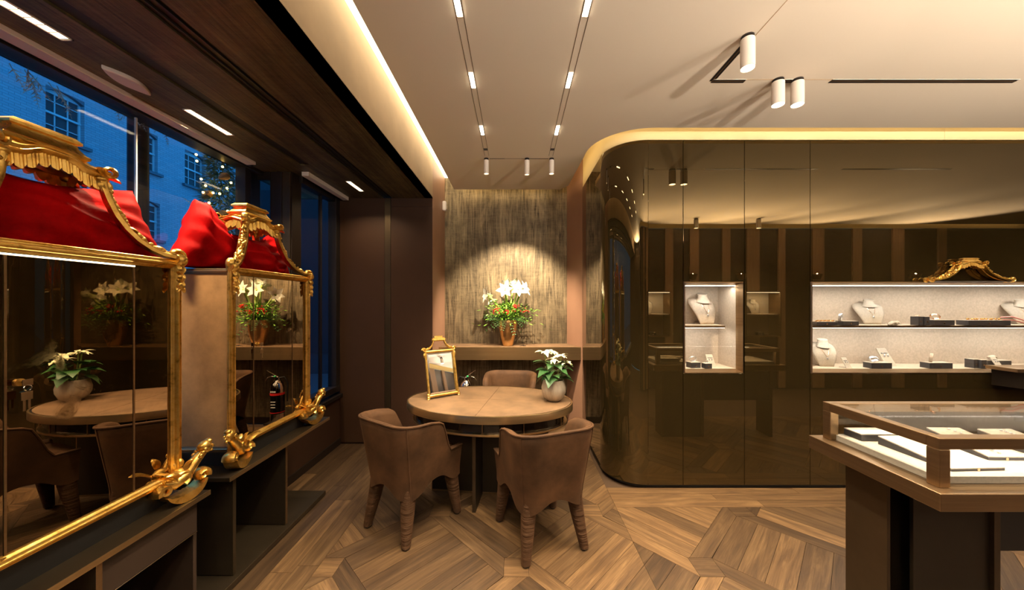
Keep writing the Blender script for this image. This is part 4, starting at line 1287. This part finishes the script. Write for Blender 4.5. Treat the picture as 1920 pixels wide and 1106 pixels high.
m = MB(); m.box(-.02,.02,.012,.018,.02,.30); m.v = [tuple(Rt @ Vector(p)) for p in m.v]; m.v = [(p[0], p[1]+max(0,(.3-p[2]))*.45, p[2]) for p in m.v]
m.build('easel_back', M['darkwood'], tm)

# poinsettia
po = thing('potted_poinsettia', 'cream poinsettia in a rounded stoneware pot on the oval table', 'plant', (.30, 2.66, ZT))
MB().lathe([(.01,0),(.045,0),(.075,.025),(.093,.07),(.095,.105),(.085,.145),(.078,.165),(.074,.165),(.078,.14),(.01,.135)], 32).build('pot', M['stone'], po, smooth=True)
MB().lathe([(.001,.150),(.076,.150)], 24, cap=False).build('moss', M['soil'], po)
def leaf_mesh(name, mat, lobes):
    # pointed leaf lying along +x, 1 unit long, folded along the midrib
    if lobes: prof = [(0,.02),(.12,.18),(.30,.34),(.36,.30),(.48,.44),(.54,.30),(.75,.17),(1,.0)]
    else: prof = [(0,.02),(.15,.14),(.35,.22),(.55,.21),(.78,.12),(1,.0)]
    vs = []; fs = []
    for x, w_ in prof:
        z = .10*math.sin(PI*x)-.22*x*x
        vs += [(x,-w_,z-.05*w_*4*0+ .12*w_), (x,0,z), (x,w_,z+.12*w_)]
    for k in range(len(prof)-1):
        b = 3*k
        fs += [(b,b+1,b+4,b+3),(b+1,b+2,b+5,b+4)]
    m = MB(); m.add(vs, fs)
    return m.mesh(name, mat, True, 70, recalc=False)
lf = leaf_mesh('leaf', M['green'], True); br_ = leaf_mesh('bract', M['cream'], False); pt = leaf_mesh('petal', M['petal'], False)
rn = random.Random(21)
def leafM(base, az, el, L, roll=0):
    return Matrix.Translation(base) @ Matrix.Rotation(az, 4, 'Z') @ Matrix.Rotation(-el, 4, 'Y') @ Matrix.Rotation(roll, 4, 'X') @ Matrix.Scale(L, 4)
for k in range(26):
    az = 2*PI*k/26*3+rn.uniform(-.3,.3); lv = k/26
    base = Vector((math.cos(az)*.045, math.sin(az)*.045, .17+.13*lv))
    inst('leaf', lf, po, M=leafM(base, az, rn.uniform(-.5,.25)+.2*lv, rn.uniform(.085,.13), rn.uniform(-.3,.3)))
stem = MB()
for k, (sx, sy, sz) in enumerate(((-.075,-.03,.375),(-.01,-.065,.325),(.055,-.03,.345),(.085,-.055,.30),(.0,.05,.365))):
    stem.tube([(sx*.2,sy*.2,.14),(sx*.7,sy*.7,.24),(sx,sy,sz)], .004, 5)
    for j in range(9):
        az = 2*PI*j/9+rn.uniform(-.2,.2); L = (.075 if j % 2 else .055)*rn.uniform(.9,1.15)
        inst('bract', br_, po, M=leafM((sx,sy,sz+.004*(j%2)), az, rn.uniform(.0,.45)-.12, L, rn.uniform(-.2,.2)))
stem.build('stems', M['greenwhite'], po)

# amaryllis bouquet in the copper vase
fv = thing('flower_vase', 'white amaryllis bouquet with red berries in a hammered copper vase', 'flower arrangement', (-.088, 4.06, ZSH))
MB().lathe([(.01,0),(.056,0),(.062,.01),(.085,.10),(.103,.20),(.110,.265),(.102,.305),(.095,.31),(.095,.30),(.01,.29)], 32).build('vase', M['copper'], fv, smooth=True)
heads = [(-.225,-.05,.60,-2.7,.15),(-.17,.02,.54,2.9,.0),(-.03,-.06,.655,-1.65,.25),(-.015,.02,.70,1.2,.7),(.12,-.06,.66,-1.3,.3),(.175,-.02,.67,-.5,.4),(.065,.0,.70,1.8,.8)]
for k, (x, y, z, az, el) in enumerate(heads):
    m = MB(); d = Vector((math.cos(az)*math.cos(el), math.sin(az)*math.cos(el), math.sin(el))); c = Vector((x,y,z))
    m.tube([c-d*.05, c-d*.02, c+d*.01], [.009,.014,.020], 8); m.ell(c+d*.012, .012, 7, 5)
    fl_ = m.build('flower', M['greenwhite'], fv, smooth=True)
    u = d.orthogonal().normalized(); v = d.cross(u)
    for j in range(6):
        a = 2*PI*j/6+.2*k; L = .115 if j % 2 else .105
        out = (d*.62+(u*math.cos(a)+v*math.sin(a))*.85).normalized(); nrm_ = (d-out*d.dot(out)).normalized(); tg = nrm_.cross(out)
        Mx = Matrix((out, tg*1.25, nrm_)).transposed().to_4x4()
        inst('petal', pt, fl_, M=Matrix.Translation(c) @ Mx @ Matrix.Scale(L, 4))
st_ = MB()
for x, y, z, az, el in heads:
    st_.tube([(x*.15,y*.3,.28),(x*.45,y*.6,.45),(x*.95,y,z-.01)], [.012,.012,.010], 7)
st_.build('stems', M['greenwhite'], fv, smooth=True)
fo = MB()
for k in range(900):
    a = rn.uniform(0, 2*PI); r = abs(rn.gauss(0,.12)); z = .30+.20*rn.random()-.5*max(0,r-.14)
    p = Vector((math.cos(a)*r*1.25, math.sin(a)*min(r,.13)*.8-.02, z))
    d = Vector((math.cos(a), math.sin(a)*.6-.2, rn.uniform(-.6,.9))).normalized()*rn.uniform(.03,.065)
    sd = d.cross(Vector((rn.uniform(-1,1),rn.uniform(-1,1),1))).normalized()*rn.uniform(.004,.010)
    fo.add([p, p+d*.5-sd, p+d, p+d*.5+sd], [(0,1,2,3)])
o = fo.build('foliage', M['green2'], fv, recalc=False); o['kind'] = 'stuff'
fo = MB()
for s in range(26):
    a = rn.uniform(-PI, PI); d = Vector((math.cos(a)*1.3, math.sin(a)*.5-.2, rn.uniform(-.75,.5))).normalized(); p0 = Vector((math.cos(a)*.06, math.sin(a)*.05, .32)); L = rn.uniform(.12,.22)
    for k in range(7):
        p = p0+d*L*k/6+Vector((0,0,-.03*(k/6)**2))
        for sd_ in (-1, 1):
            side = d.cross(Vector((0,-.6,1))).normalized()*sd_; e = p+(side+d*.5).normalized()*.03; w_ = d*.007
            fo.add([p, p.lerp(e,.5)-w_, e, p.lerp(e,.5)+w_], [(0,1,2,3)])
o = fo.build('leaf_sprays', M['green'], fv, recalc=False); o['kind'] = 'stuff'
be = MB()
for cx, cz, n_ in ((.10,.47,16),(.0,.40,14),(-.13,.43,14),(-.16,.40,8),(.21,.41,10),(.06,.44,6)):
    for k in range(n_): be.ell((cx+rn.gauss(0,.018), -.13+rn.gauss(0,.012), cz+rn.gauss(0,.014)), .0075, 6, 4)
o = be.build('berries', M['berry'], fv, smooth=True); o['kind'] = 'stuff'
o = MB()
for k in range(3): o.tube([(.0+.02*k,0,.004),(.03+.02*k,.02,.010),(.06+.01*k,-.01,.006),(.04,.015,.016)], .0018, 5)
tag(o.build('loose_keys', M['frame'], None, loc=(.05,3.99,ZSH)), 'small bunch of dark keys lying beside the copper vase', 'keys')

# ------------------------------------------------------------ recessed display cases in the bronze glass wall
def splay(par, x0, x1, z0, z1, d=.028, yo=YW-.006, yi=YW+.055):
    q = [((x0,z0),(x1,z0)),((x1,z0),(x1,z1)),((x1,z1),(x0,z1)),((x0,z1),(x0,z0))]
    ins = [(x0+d,z0+d),(x1-d,z0+d),(x1-d,z1-d),(x0+d,z1-d)]
    f = .008
    fr = [(x0+f,z0+f),(x1-f,z0+f),(x1-f,z1-f),(x0+f,z1-f)]
    for k in range(4):
        a, b = q[k]; i0, i1 = ins[k], ins[(k+1)%4]; f0, f1 = fr[k], fr[(k+1)%4]
        vs = [(a[0],yo+.008,a[1]),(b[0],yo+.008,b[1]),(f0[0],yo,f0[1]),(f1[0],yo,f1[1]),(i0[0],yi,i0[1]),(i1[0],yi,i1[1]),(a[0],yi,a[1]),(b[0],yi,b[1])]
        m = MB(); m.add(vs, [(0,1,3,2),(2,3,5,4),(4,5,7,6),(6,7,1,0),(0,2,4,6),(1,7,5,3)])
        m.build('frame_bar', M['brass'], par)
def niche(name, label, x0, x1, shelf_x, panes, power, nl):
    t = thing(name, label, 'display case')
    splay(t, x0, x1, NZ0, NZ1)
    d = .028; a0, a1, b0, b1 = x0+d, x1-d, NZ0+d, NZ1-d; yi = YW+.055; yk = YW+.30
    BX(a0-.01, a1+.01, yk, yk+.01, b0-.01, b1+.01).build('back_lining', M['linen'], t)
    BX(a0-.012, a0, yi, yk, b0, b1).build('side_lining', M['linen'], t)
    BX(a1, a1+.012, yi, yk, b0, b1).build('side_lining', M['linen'], t)
    BX(a0, a1, yi, yk, b0-.012, b0).build('base_lining', M['linen'], t)
    BX(a0, a1, yi, yk, b1, b1+.012).build('top_lining', M['brass'], t)
    sx0, sx1 = shelf_x
    sz = 1.315
    BX(sx0, sx1, YW+.085, yk, sz-.022, sz-.003).build('shelf', M['brass'], t, bevel=.001)
    BX(sx0, sx1, YW+.088, yk, sz-.003, sz).build('shelf_pad', M['linen'], t)
    BX(a0, a1, yi+.004, yi+.012, b1-.004, b1-.001).build('led_strip', M['led_white'], t)
    BX(sx0, sx1, YW+.092, YW+.100, sz-.0235, sz-.021).build('led_strip', M['led_white'], t)
    for p0, p1 in zip(panes[:-1], panes[1:]):
        BX(p0+.0015, p1-.0015, YW+.035, YW+.041, NZ0+.02, NZ1-.02).build('glass_pane', M['case_glass'], t)
    for k in range(nl):
        xa = a0+(a1-a0)*(k+.5)/nl; L = (a1-a0)/nl*.9
        light('case_light', 'AREA', (xa, yi+.03, b1-.014), power, COOL, (xa, yi+.12, b0), shape='RECTANGLE', size=L, size_y=.02)
        xs = sx0+(sx1-sx0)*(k+.5)/nl
        light('case_light', 'AREA', (xs, YW+.105, sz-.030), power*.8, COOL, (xs, YW+.2, b0), shape='RECTANGLE', size=(sx1-sx0)/nl*.9, size_y=.02)
    return t
niche('recessed_display_case', 'single recessed display case with one necklace bust on its shelf', 1.3635, 1.846, (1.392, 1.75), (1.385, 1.825), 1.25, 1)
niche('recessed_display_case', 'long two-tier recessed display case full of jewellery', 2.391, 5.40, (2.42, 5.37), (2.41, 2.863, 3.325, 3.78, 4.24, 4.70, 5.38), 2.4, 4)

YI = YW+.17
def nx(px, Y=YI): return PX(px, Y)
ZLO = NZ0+.028; ZHI = 1.315
def bust(label, x, z, Y=YI, s=1.0, wide=1.0, yaw=0, neck=True, mat='linen2'):
    t = thing('necklace_bust', label, 'jewellery display', (x, Y, z), yaw, 'necklace busts')
    # bent board: chest plane leaning back, shoulders curling away
    rings = []
    H = .165*s
    for k in range(11):
        f = k/10
        hw = (.044+.040*math.sin(min(1,f/.82)*PI/2)**1.3)*s*wide
        if f > .82: hw *= 1-.30*((f-.82)/.18)**1.6
        y = .045*s*f-.02*s*math.sin(PI*f)+ (0 if f < .85 else .02*s*((f-.85)/.15)**2)
        row = []
        for j in range(13):
            g = -1+2*j/12
            row.append((hw*g, y+.045*s*f*abs(g)**2.2, H*f))
        rings.append(row)
    m = MB(); m.loft(rings, False, False)
    b = m.build('chest_board', M[mat], t, smooth=True, angle=70)
    sol = b.modifiers.new('thick', 'SOLIDIFY'); sol.thickness = .006*s; sol.offset = 0
    # foot strut
    MB().box(-.03*s, .03*s, .0, .075*s, 0, .006*s).build('foot', M[mat], t)
    # neck with oval cap
    m = MB(); rg = []
    for f, r in ((0,.046),(.4,.034),(.8,.031),(1.0,.033)):
        c = Vector((0, .035*s+.012*s*f, H*.86+.050*s*f)); tl = .35
        rg.append([(c.x+r*s*math.cos(2*PI*i/20), c.y+.62*r*s*math.sin(2*PI*i/20), c.z+tl*.62*r*s*math.sin(2*PI*i/20)*1.0) for i in range(20)])
    m.loft(rg)
    nk = m.build('neck', M[mat], t, smooth=True, angle=40)
    ch_ = MB(); pts = []
    for k in range(15):
        f = k/14*2-1
        zz = H*.92-(1-abs(f)**1.15)*H*.52; yy = .045*s*(zz/H)-.02*s*math.sin(PI*min(1,zz/H))-.007*s+.03*s*abs(f)**2*.4
        pts.append((.034*s*f, yy, zz))
    ch_.tube(pts, .0011*s, 5); ch_.build('chain', M['rosegold'], t)
    p = pts[7]; m = MB(); m.ell((p[0], p[1]-.002*s, p[2]-.009*s), (.006*s,.004*s,.009*s), 10, 7); m.build('pendant', M['pearl'], t, smooth=True)
    return t
def estand(label, x, z, Y=YI-.05, s=1.0, yaw=0):
    t = thing('earring_stand', label, 'jewellery display', (x, Y, z), yaw, 'earring stands')
    m = MB(); m.add([(-.03*s,-.012*s,0),(.03*s,-.012*s,0),(.026*s,.035*s,.085*s),(-.026*s,.035*s,.085*s),(-.03*s,-.006*s,0),(.03*s,-.006*s,0),(.026*s,.041*s,.085*s),(-.026*s,.041*s,.085*s)], [(0,1,2,3),(5,4,7,6),(0,4,5,1),(1,5,6,2),(2,6,7,3),(3,7,4,0)])
    m.build('leaning_card', M['linen2'], t, bevel=.001)
    BX(-.03*s,.03*s,-.006*s,.05*s,0,.004*s).build('foot', M['linen2'], t)
    MB().box(-.018*s,.018*s,.020*s,.026*s,.060*s,.064*s).build('slot', M['box'], t)
    for q in (-.010, .010):
        m = MB(); m.ell((q*s,.012*s,.050*s), (.0045*s,.004*s,.0075*s), 8, 6); m.torus((0,0,0), .003*s, .0008*s, 10, 4, Matrix.Translation((q*s,.017*s,.060*s)) @ Matrix.Rotation(PI/2,4,'X'))
        m.build('earring', M['pearl'], t, smooth=True)
    return t
def cbox(label, x, z, w_, d_, h, Y=YI-.05, yaw=0, cat='box', what=None, group='charcoal display boxes'):
    t = thing('display_box', label, cat, (x, Y, z), yaw, group)
    BX(-w_/2, w_/2, -d_/2, d_/2, 0, h).build('box_body', M['box'], t, bevel=.001)
    BX(-w_/2-.0005, w_/2+.0005, -d_/2-.0005, d_/2+.0005, h, h+.003).build('lid_pad', M['linen2'], t)
    if h > .012:
        m = MB(); m.lathe([(.0005,0),(.0055,0)], 12, Matrix.Translation((0,-d_/2-.0012,h*.42)) @ Matrix.Rotation(PI/2,4,'X'), cap=False)
        for k in range(6): m.ell((math.cos(k*PI/3)*.0042, -d_/2-.001, h*.42+math.sin(k*PI/3)*.0042), (.002,.0008,.002), 5, 4)
        m.build('emblem', M['rosegold'], t)
    return t
def ring_band(label, name, cat, c, R, wd, mat, tilt=(0,0,0), sq=.8, group=None):
    m = MB(); vs = []; n = 28; fs = []
    rings = []
    for i in range(n):
        a = 2*PI*i/n
        rings.append([((R+dr)*math.cos(a), dy, (R+dr)*math.sin(a)*sq) for dr, dy in ((0,-wd/2),(.003,-wd/2*.8),(.004,0),(.003,wd/2*.8),(0,wd/2),(-.001,0))])
    rings.append(rings[0]); m.loft(rings, True, False)
    o = m.build(name, M[mat], None, smooth=True, loc=c, rot=tilt)
    return tag(o, label, cat, group)
# single case
bust('pale blue-lit necklace bust with an oval pendant in the single case', nx(1327), ZHI, YI+.01, 1.38, 1.0, .12, mat='linen')
cbox('charcoal box under a white bangle in the single case', nx(1300,2.87), ZLO, .085,.07,.045, 2.87, .15)
ring_band('white gold bangle lying on a box in the single case', 'bangle', 'bangle', (nx(1299,2.87), 2.87, ZLO+.072), .031, .014, 'pearl', (.5,.2,.2), .75)
cbox('charcoal ring box at the front of the single case', nx(1325,2.84), ZLO, .06,.05,.04, 2.84, .1)
ring_band('small ring on the front box of the single case', 'finger_ring', 'ring', (nx(1325,2.84), 2.84, ZLO+.053), .010, .004, 'pearl', (.2,0,.2), 1)
estand('leaning earring card behind the ring box in the single case', nx(1334,2.92), ZLO, 2.92, 1.1)
# long case, upper tier
cbox('low charcoal box with amber bracelets at the left of the upper tier', nx(1543,2.86), ZHI, .17,.08,.028, 2.86)
m = MB()
for k in range(9): m.torus((0,0,0), .010, .003, 12, 6, Matrix.Translation((-.065+.0165*k,0,.006)) @ Matrix.Rotation(.5 if k % 2 else -.4, 4, 'Y'))
tag(m.build('amber_bracelet', M['amber'], None, smooth=True, loc=(nx(1544,2.86), 2.85, ZHI+.031)), 'amber link bracelet laid along a low box on the upper tier', 'bracelet')
cbox('charcoal box under a white cuff watch on the upper tier', nx(1588,2.86), ZHI, .13,.07,.033, 2.86)
ring_band('white cuff watch propped on a box on the upper tier', 'cuff_watch', 'watch', (nx(1576,2.86), 2.86, ZHI+.068), .026, .020, 'pearl', (.1,.1,.6), 1.1)
bust('wide necklace bust with a silver pendant on the upper tier, left half', nx(1641), ZHI, YI+.02, 1.12, 1.15, -.25)
m = MB()
for k in range(4): m.ell((.015*k-.02,0,.016+.006*(k%2)), (.030-.004*k,.02,.014), 9, 6, R=Matrix.Rotation(.4*k-.5, 3, 'Y'))
m.torus((.03,-.01,.012), .012, .004, 14, 6)
tag(m.build('linen_roll', M['linen2'], None, smooth=True, loc=(nx(1676,2.84), 2.84, ZHI)), 'crumpled linen roll holding a bracelet beside the wide bust', 'jewellery display')
cbox('tall charcoal box left of the second glass joint on the upper tier', nx(1719,2.86), ZHI, .042,.06,.072, 2.86)
cbox('tall charcoal box just beside the second glass joint on the upper tier', nx(1731,2.85), ZHI, .036,.06,.070, 2.85)
m = MB(); [m.torus((0.012*k,0,.008), .006, .002, 10, 5, Matrix.Rotation(0,4,'X')) for k in range(3)]
tag(m.build('ring_trio', M['rosegold'], None, smooth=True, loc=(nx(1719,2.86)-.01, 2.86, ZHI+.072)), 'three small rose gold rings on the tall box', 'ring')
cbox('charcoal box under a rose gold bangle on the upper tier', nx(1761,2.86), ZHI, .17,.07,.042, 2.86)
ring_band('rose gold bangle lying tilted on an upper tier box', 'bangle', 'bangle', (nx(1753,2.86), 2.86, ZHI+.072), .038, .018, 'rosegold', (.7,.25,.1), .6)
cbox('long charcoal box carrying coloured chains on the upper tier', nx(1843,2.86), ZHI, .35,.08,.040, 2.86)
m = MB()
for k in range(16): m.ell((-.13+.018*k, .008*math.sin(k*1.7), .008), .008, 6, 5)
tag(m.build('bead_chain', M['amber'], None, smooth=True, loc=(nx(1843,2.86), 2.86, ZHI+.043)), 'amber and dark bead chain on the long box', 'necklace')
m = MB()
m.tube([(-.10,0,.06),(-.02,-.01,.065),(.05,0,.05),(.13,-.01,.02)], [.004,.006,.006,.004], 6); m.tube([(-.08,0,.04),(.0,-.01,.035),(.07,0,.02),(.14,-.01,.005)], [.004,.005,.006,.004], 6)
tag(m.build('coral_strand', M['pink'], None, smooth=True, loc=(nx(1895,2.84), 2.83, ZHI+.006)), 'coral strand trailing off the long box', 'necklace')
bust('necklace bust cut by the right edge on the upper tier', nx(1932), ZHI, YI+.02, 1.12, 1.15, -.25)
# long case, lower tier
bust('necklace bust with a gold chain at the left of the lower tier', nx(1546), ZLO, YI-.02, 1.18, 1.0, -.2)
estand('small brown earring stand beside the lower left bust', nx(1590,2.84), ZLO, 2.84, .95, .15)
cbox('charcoal box under a white bangle on the lower tier', nx(1645,2.85), ZLO, .17,.07,.045, 2.85)
ring_band('white bangle lying on a lower tier box', 'bangle', 'bangle', (nx(1638,2.85), 2.85, ZLO+.075), .038, .02, 'pearl', (.7,.15,.1), .6)
estand('large earring stand leaning behind the white bangle', nx(1667,2.93), ZLO, 2.93, 1.7, .1)
cbox('charcoal box with a white cuff by the second glass joint on the lower tier', nx(1755,2.85), ZLO, .19,.07,.045, 2.85)
ring_band('white open cuff standing on a lower tier box', 'cuff', 'bangle', (nx(1746,2.86), 2.86, ZLO+.083), .030, .020, 'linen', (.1,.1,.7), 1.1)
cbox('left one of two upright charcoal boxes on the lower tier', nx(1822,2.86), ZLO, .045,.06,.072, 2.86)
cbox('right one of two upright charcoal boxes on the lower tier', nx(1836,2.84), ZLO, .042,.06,.070, 2.84)
cbox('charcoal box behind the pearl stud card on the lower tier', nx(1865,2.90), ZLO, .20,.06,.055, 2.90)
estand('small stand with pearl studs by the third glass joint', nx(1873,2.84), ZLO, 2.84, 1.05, .1)
ring_band('pale bangle on the box behind the pearl stud card', 'bangle', 'bangle', (nx(1860,2.90), 2.90, ZLO+.078), .034, .02, 'linen', (.6,.1,.1), .55)

# gilt crown on the ledge of the long case
cr = thing('gilded_ornament', 'gilt roof-shaped ornament above the long display case', 'ornament', (PX(1815,YW-.03), YW-.036, NZ1), 0)
BX(-.30, .30, -.028, .034, -.004, .004).build('base_ledge', M['darkbrass'], cr)
gilt_roof(cr, lambda a, b, z: (a, b, z), .315, .020, .095, .018, 0, .185, .62, 4)

# small bronze-edged ledge on the wall at the right edge
lg_ = thing('wall_ledge', 'bronze edged ledge jutting from the glass wall at the right edge', 'shelf', (3.80, 0, 0))
BX(0, 1.2, 2.58, YW, .972, 1.0).build('ledge_top', M['brass'], lg_, bevel=.002)
MB().prism([(.05,YW),(.10,2.62),(1.2,2.62),(1.2,YW)], .84, .972).build('ledge_bracket', M['pedestal'], lg_)

# ------------------------------------------------------------ glass counter
gc = thing('glass_counter', 'bronze framed glass jewellery counter at the right', 'display counter', (0,0,0))
X0, X1, Y0, Y1 = 1.566, 2.93, 1.26, 1.739
ZG0, ZG1 = .817, 1.0; fw = .042
def bar(name, *b): return BX(*b).build(name, M['brass'], gc, bevel=.003)
bar('top_bar', X0, X1, Y0, Y0+fw, ZG1-fw, ZG1); bar('top_bar', X0, X1, Y1-fw, Y1, ZG1-fw, ZG1)
bar('top_bar', X0, X0+fw, Y0+fw, Y1-fw, ZG1-fw, ZG1); bar('top_bar', X1-fw, X1, Y0+fw, Y1-fw, ZG1-fw, ZG1)
for x, y in ((X0,Y0),(X0,Y1-fw),(X1-fw,Y0),(X1-fw,Y1-fw)):
    bar('corner_post', x, x+fw, y, y+fw, ZG0, ZG1-fw)
BX(X0-.045, X1+.045, Y0-.04, Y1+.03, .752, ZG0).build('base_tray', M['brass'], gc, bevel=.003)
BX(X0+.03, X1-.03, Y0+.03, Y1-.03, ZG0, ZG0+.028).build('display_pad', M['linen2'], gc, bevel=.002)
g_ = .012
BX(X0+fw, X1-fw, Y0+g_, Y0+g_+.005, ZG0, ZG1-fw).build('front_glass', M['case_glass'], gc)
BX(X0+fw, X1-fw, Y1-g_-.005, Y1-g_, ZG0, ZG1-fw).build('rear_glass', M['case_glass'], gc)
BX(X0+g_, X0+g_+.005, Y0+fw, Y1-fw, ZG0, ZG1-fw).build('side_glass', M['case_glass'], gc)
BX(X1-g_-.005, X1-g_, Y0+fw, Y1-fw, ZG0, ZG1-fw).build('side_glass', M['case_glass'], gc)
BX(X0+fw*.6, X1-fw*.6, Y0+fw*.6, Y1-fw*.6, ZG1-.008, ZG1-.002).build('top_glass', M['case_glass'], gc)
BX(X0+fw, X1-fw, Y0+fw, Y0+fw+.004, ZG1-fw-.004, ZG1-fw+.004).build('led_strip', M['led_white'], gc)
BX(X0+fw, X0+fw+.004, Y0+fw, Y1-fw, ZG1-fw-.004, ZG1-fw+.004).build('led_strip', M['led_white'], gc)
light('counter_light', 'AREA', ((X0+X1)/2, Y0+fw+.012, ZG1-fw-.006), 1.2, COOL, ((X0+X1)/2, Y0+.24, ZG0), shape='RECTANGLE', size=X1-X0-.1, size_y=.012)
light('counter_light', 'AREA', ((X0+X1)/2, Y1-fw-.012, ZG1-fw-.006), .8, COOL, ((X0+X1)/2, Y1-.24, ZG0), shape='RECTANGLE', size=X1-X0-.1, size_y=.012)
# pedestals and hanging box
BX(1.645, 1.66, 1.51, 1.70, 0, .752).build('side_panel', M['darkbrass'], gc, bevel=.001)
BX(1.66, 2.11, 1.60, 1.69, 0, .752).build('pedestal_core', M['pedestal'], gc)
BX(1.75, 2.11, 1.50, 1.515, 0, .752).build('front_panel', M['pedestal'], gc, bevel=.001)
BX(2.085, 2.112, 1.485, 1.70, 0, .752).build('end_panel', M['darkbrass'], gc, bevel=.001)
BX(2.112, 2.88, 1.50, 1.69, .41, .752).build('storage_box', M['black'], gc, bevel=.002)
BX(2.85, 2.88, 1.48, 1.70, 0, .752).build('side_panel', M['darkbrass'], gc, bevel=.001)
ZPAD = ZG0+.028
def tray(label, x, y, w_, d_, h, yaw=0, tilt=0, beads=0):
    t = thing('display_tray', label, 'tray', (x, y, ZPAD), yaw, 'trays in the counter')
    Rm = Matrix.Rotation(tilt, 4, 'X')
    m = MB(); m.box(-w_/2, w_/2, -d_/2, d_/2, 0, h)
    if tilt: m.v = [(p[0], p[1], p[2] if p[2] == 0 else h*.35+(p[1]+d_/2)/d_*h*1.2) for p in m.v]
    m.build('tray_body', M['box'], t, bevel=.001)
    m = MB(); m.box(-w_/2, w_/2, -d_/2, d_/2, h, h+.004)
    if tilt: m.v = [(p[0], p[1], p[2]-h+h*.35+(p[1]+d_/2)/d_*h*1.2+.0005) for p in m.v]
    m.build('tray_pad', M['linen2'], t)
    hh = h+.004 if not tilt else h*.95+.005
    if beads:
        m = MB()
        for k in range(beads):
            f = k/(beads-1)*2-1
            yy = f*d_*.4; zz = hh if not tilt else h*.35+(yy+d_/2)/d_*h*1.2+.006
            m.ell((.02*math.sin(f*3), yy, zz+.003), (.005,.006,.004), 6, 5)
        m.build('necklace', M['pearl'], t, smooth=True)
    m = MB(); m.lathe([(.0005,0),(.006,0)], 12, Matrix.Translation((0,-d_/2-.0012,max(.006,h*.4 if not tilt else h*.18))) @ Matrix.Rotation(PI/2,4,'X'), cap=False)
    m.build('emblem', M['rosegold'], t)
    return t
tray('flat charcoal box at the far left corner inside the counter', 1.74, 1.66, .20,.085,.030)
tray('large low sloping tray in front inside the counter', 1.80, 1.46, .22,.26,.022, .04, 1)
tray('raised sloping tray with a white gold necklace inside the counter', 2.05, 1.53, .15,.22,.034, -.03, 1, 12)
tray('tray with a dark bead necklace near the right of the counter', 2.30, 1.53, .16,.22,.030, 0, 1, 16)
# cases on the opposite wall, seen mirrored in the bronze glass
for x0, lab in ((2.02, 'display case on the opposite wall mirrored left of the single case'), (3.86, 'display case on the opposite wall mirrored right of the single case')):
    t = thing('mirrored_display_case', lab, 'display case', (x0, -.42, 0))
    m = MB(); w_ = .56
    for b in ((-.02,0,-.02,.25,.93,1.70),(w_,w_+.02,-.02,.25,.93,1.70),(0,w_,-.02,.25,1.68,1.70),(0,w_,-.02,.25,.93,.95)): m.box(*b)
    m.build('case_frame', M['brass'], t)
    BX(0,w_,-.02,-.015,.95,1.68).build('back_lining', M['linen'], t)
    BX(0,w_,-.015,.2,1.30,1.315).build('shelf', M['linen'], t)
    BX(0,w_,.22,.235,1.672,1.68).build('led_strip', M['led_white'], t)
    light('case_light', 'AREA', (x0+w_/2, -.42+.2, 1.66), 9.0, COOL, (x0+w_/2, -.42+.1, .9), shape='RECTANGLE', size=.5, size_y=.02)
    b = bust('necklace bust in the mirrored case '+('left' if x0 < 3 else 'right')+' of the single case', x0+.25, 1.315, -.33, 1.3, 1, PI)
    cbox('charcoal box in the mirrored case '+('left' if x0 < 3 else 'right')+' of the single case', x0+.33, .95, .10,.07,.05, -.33, PI)
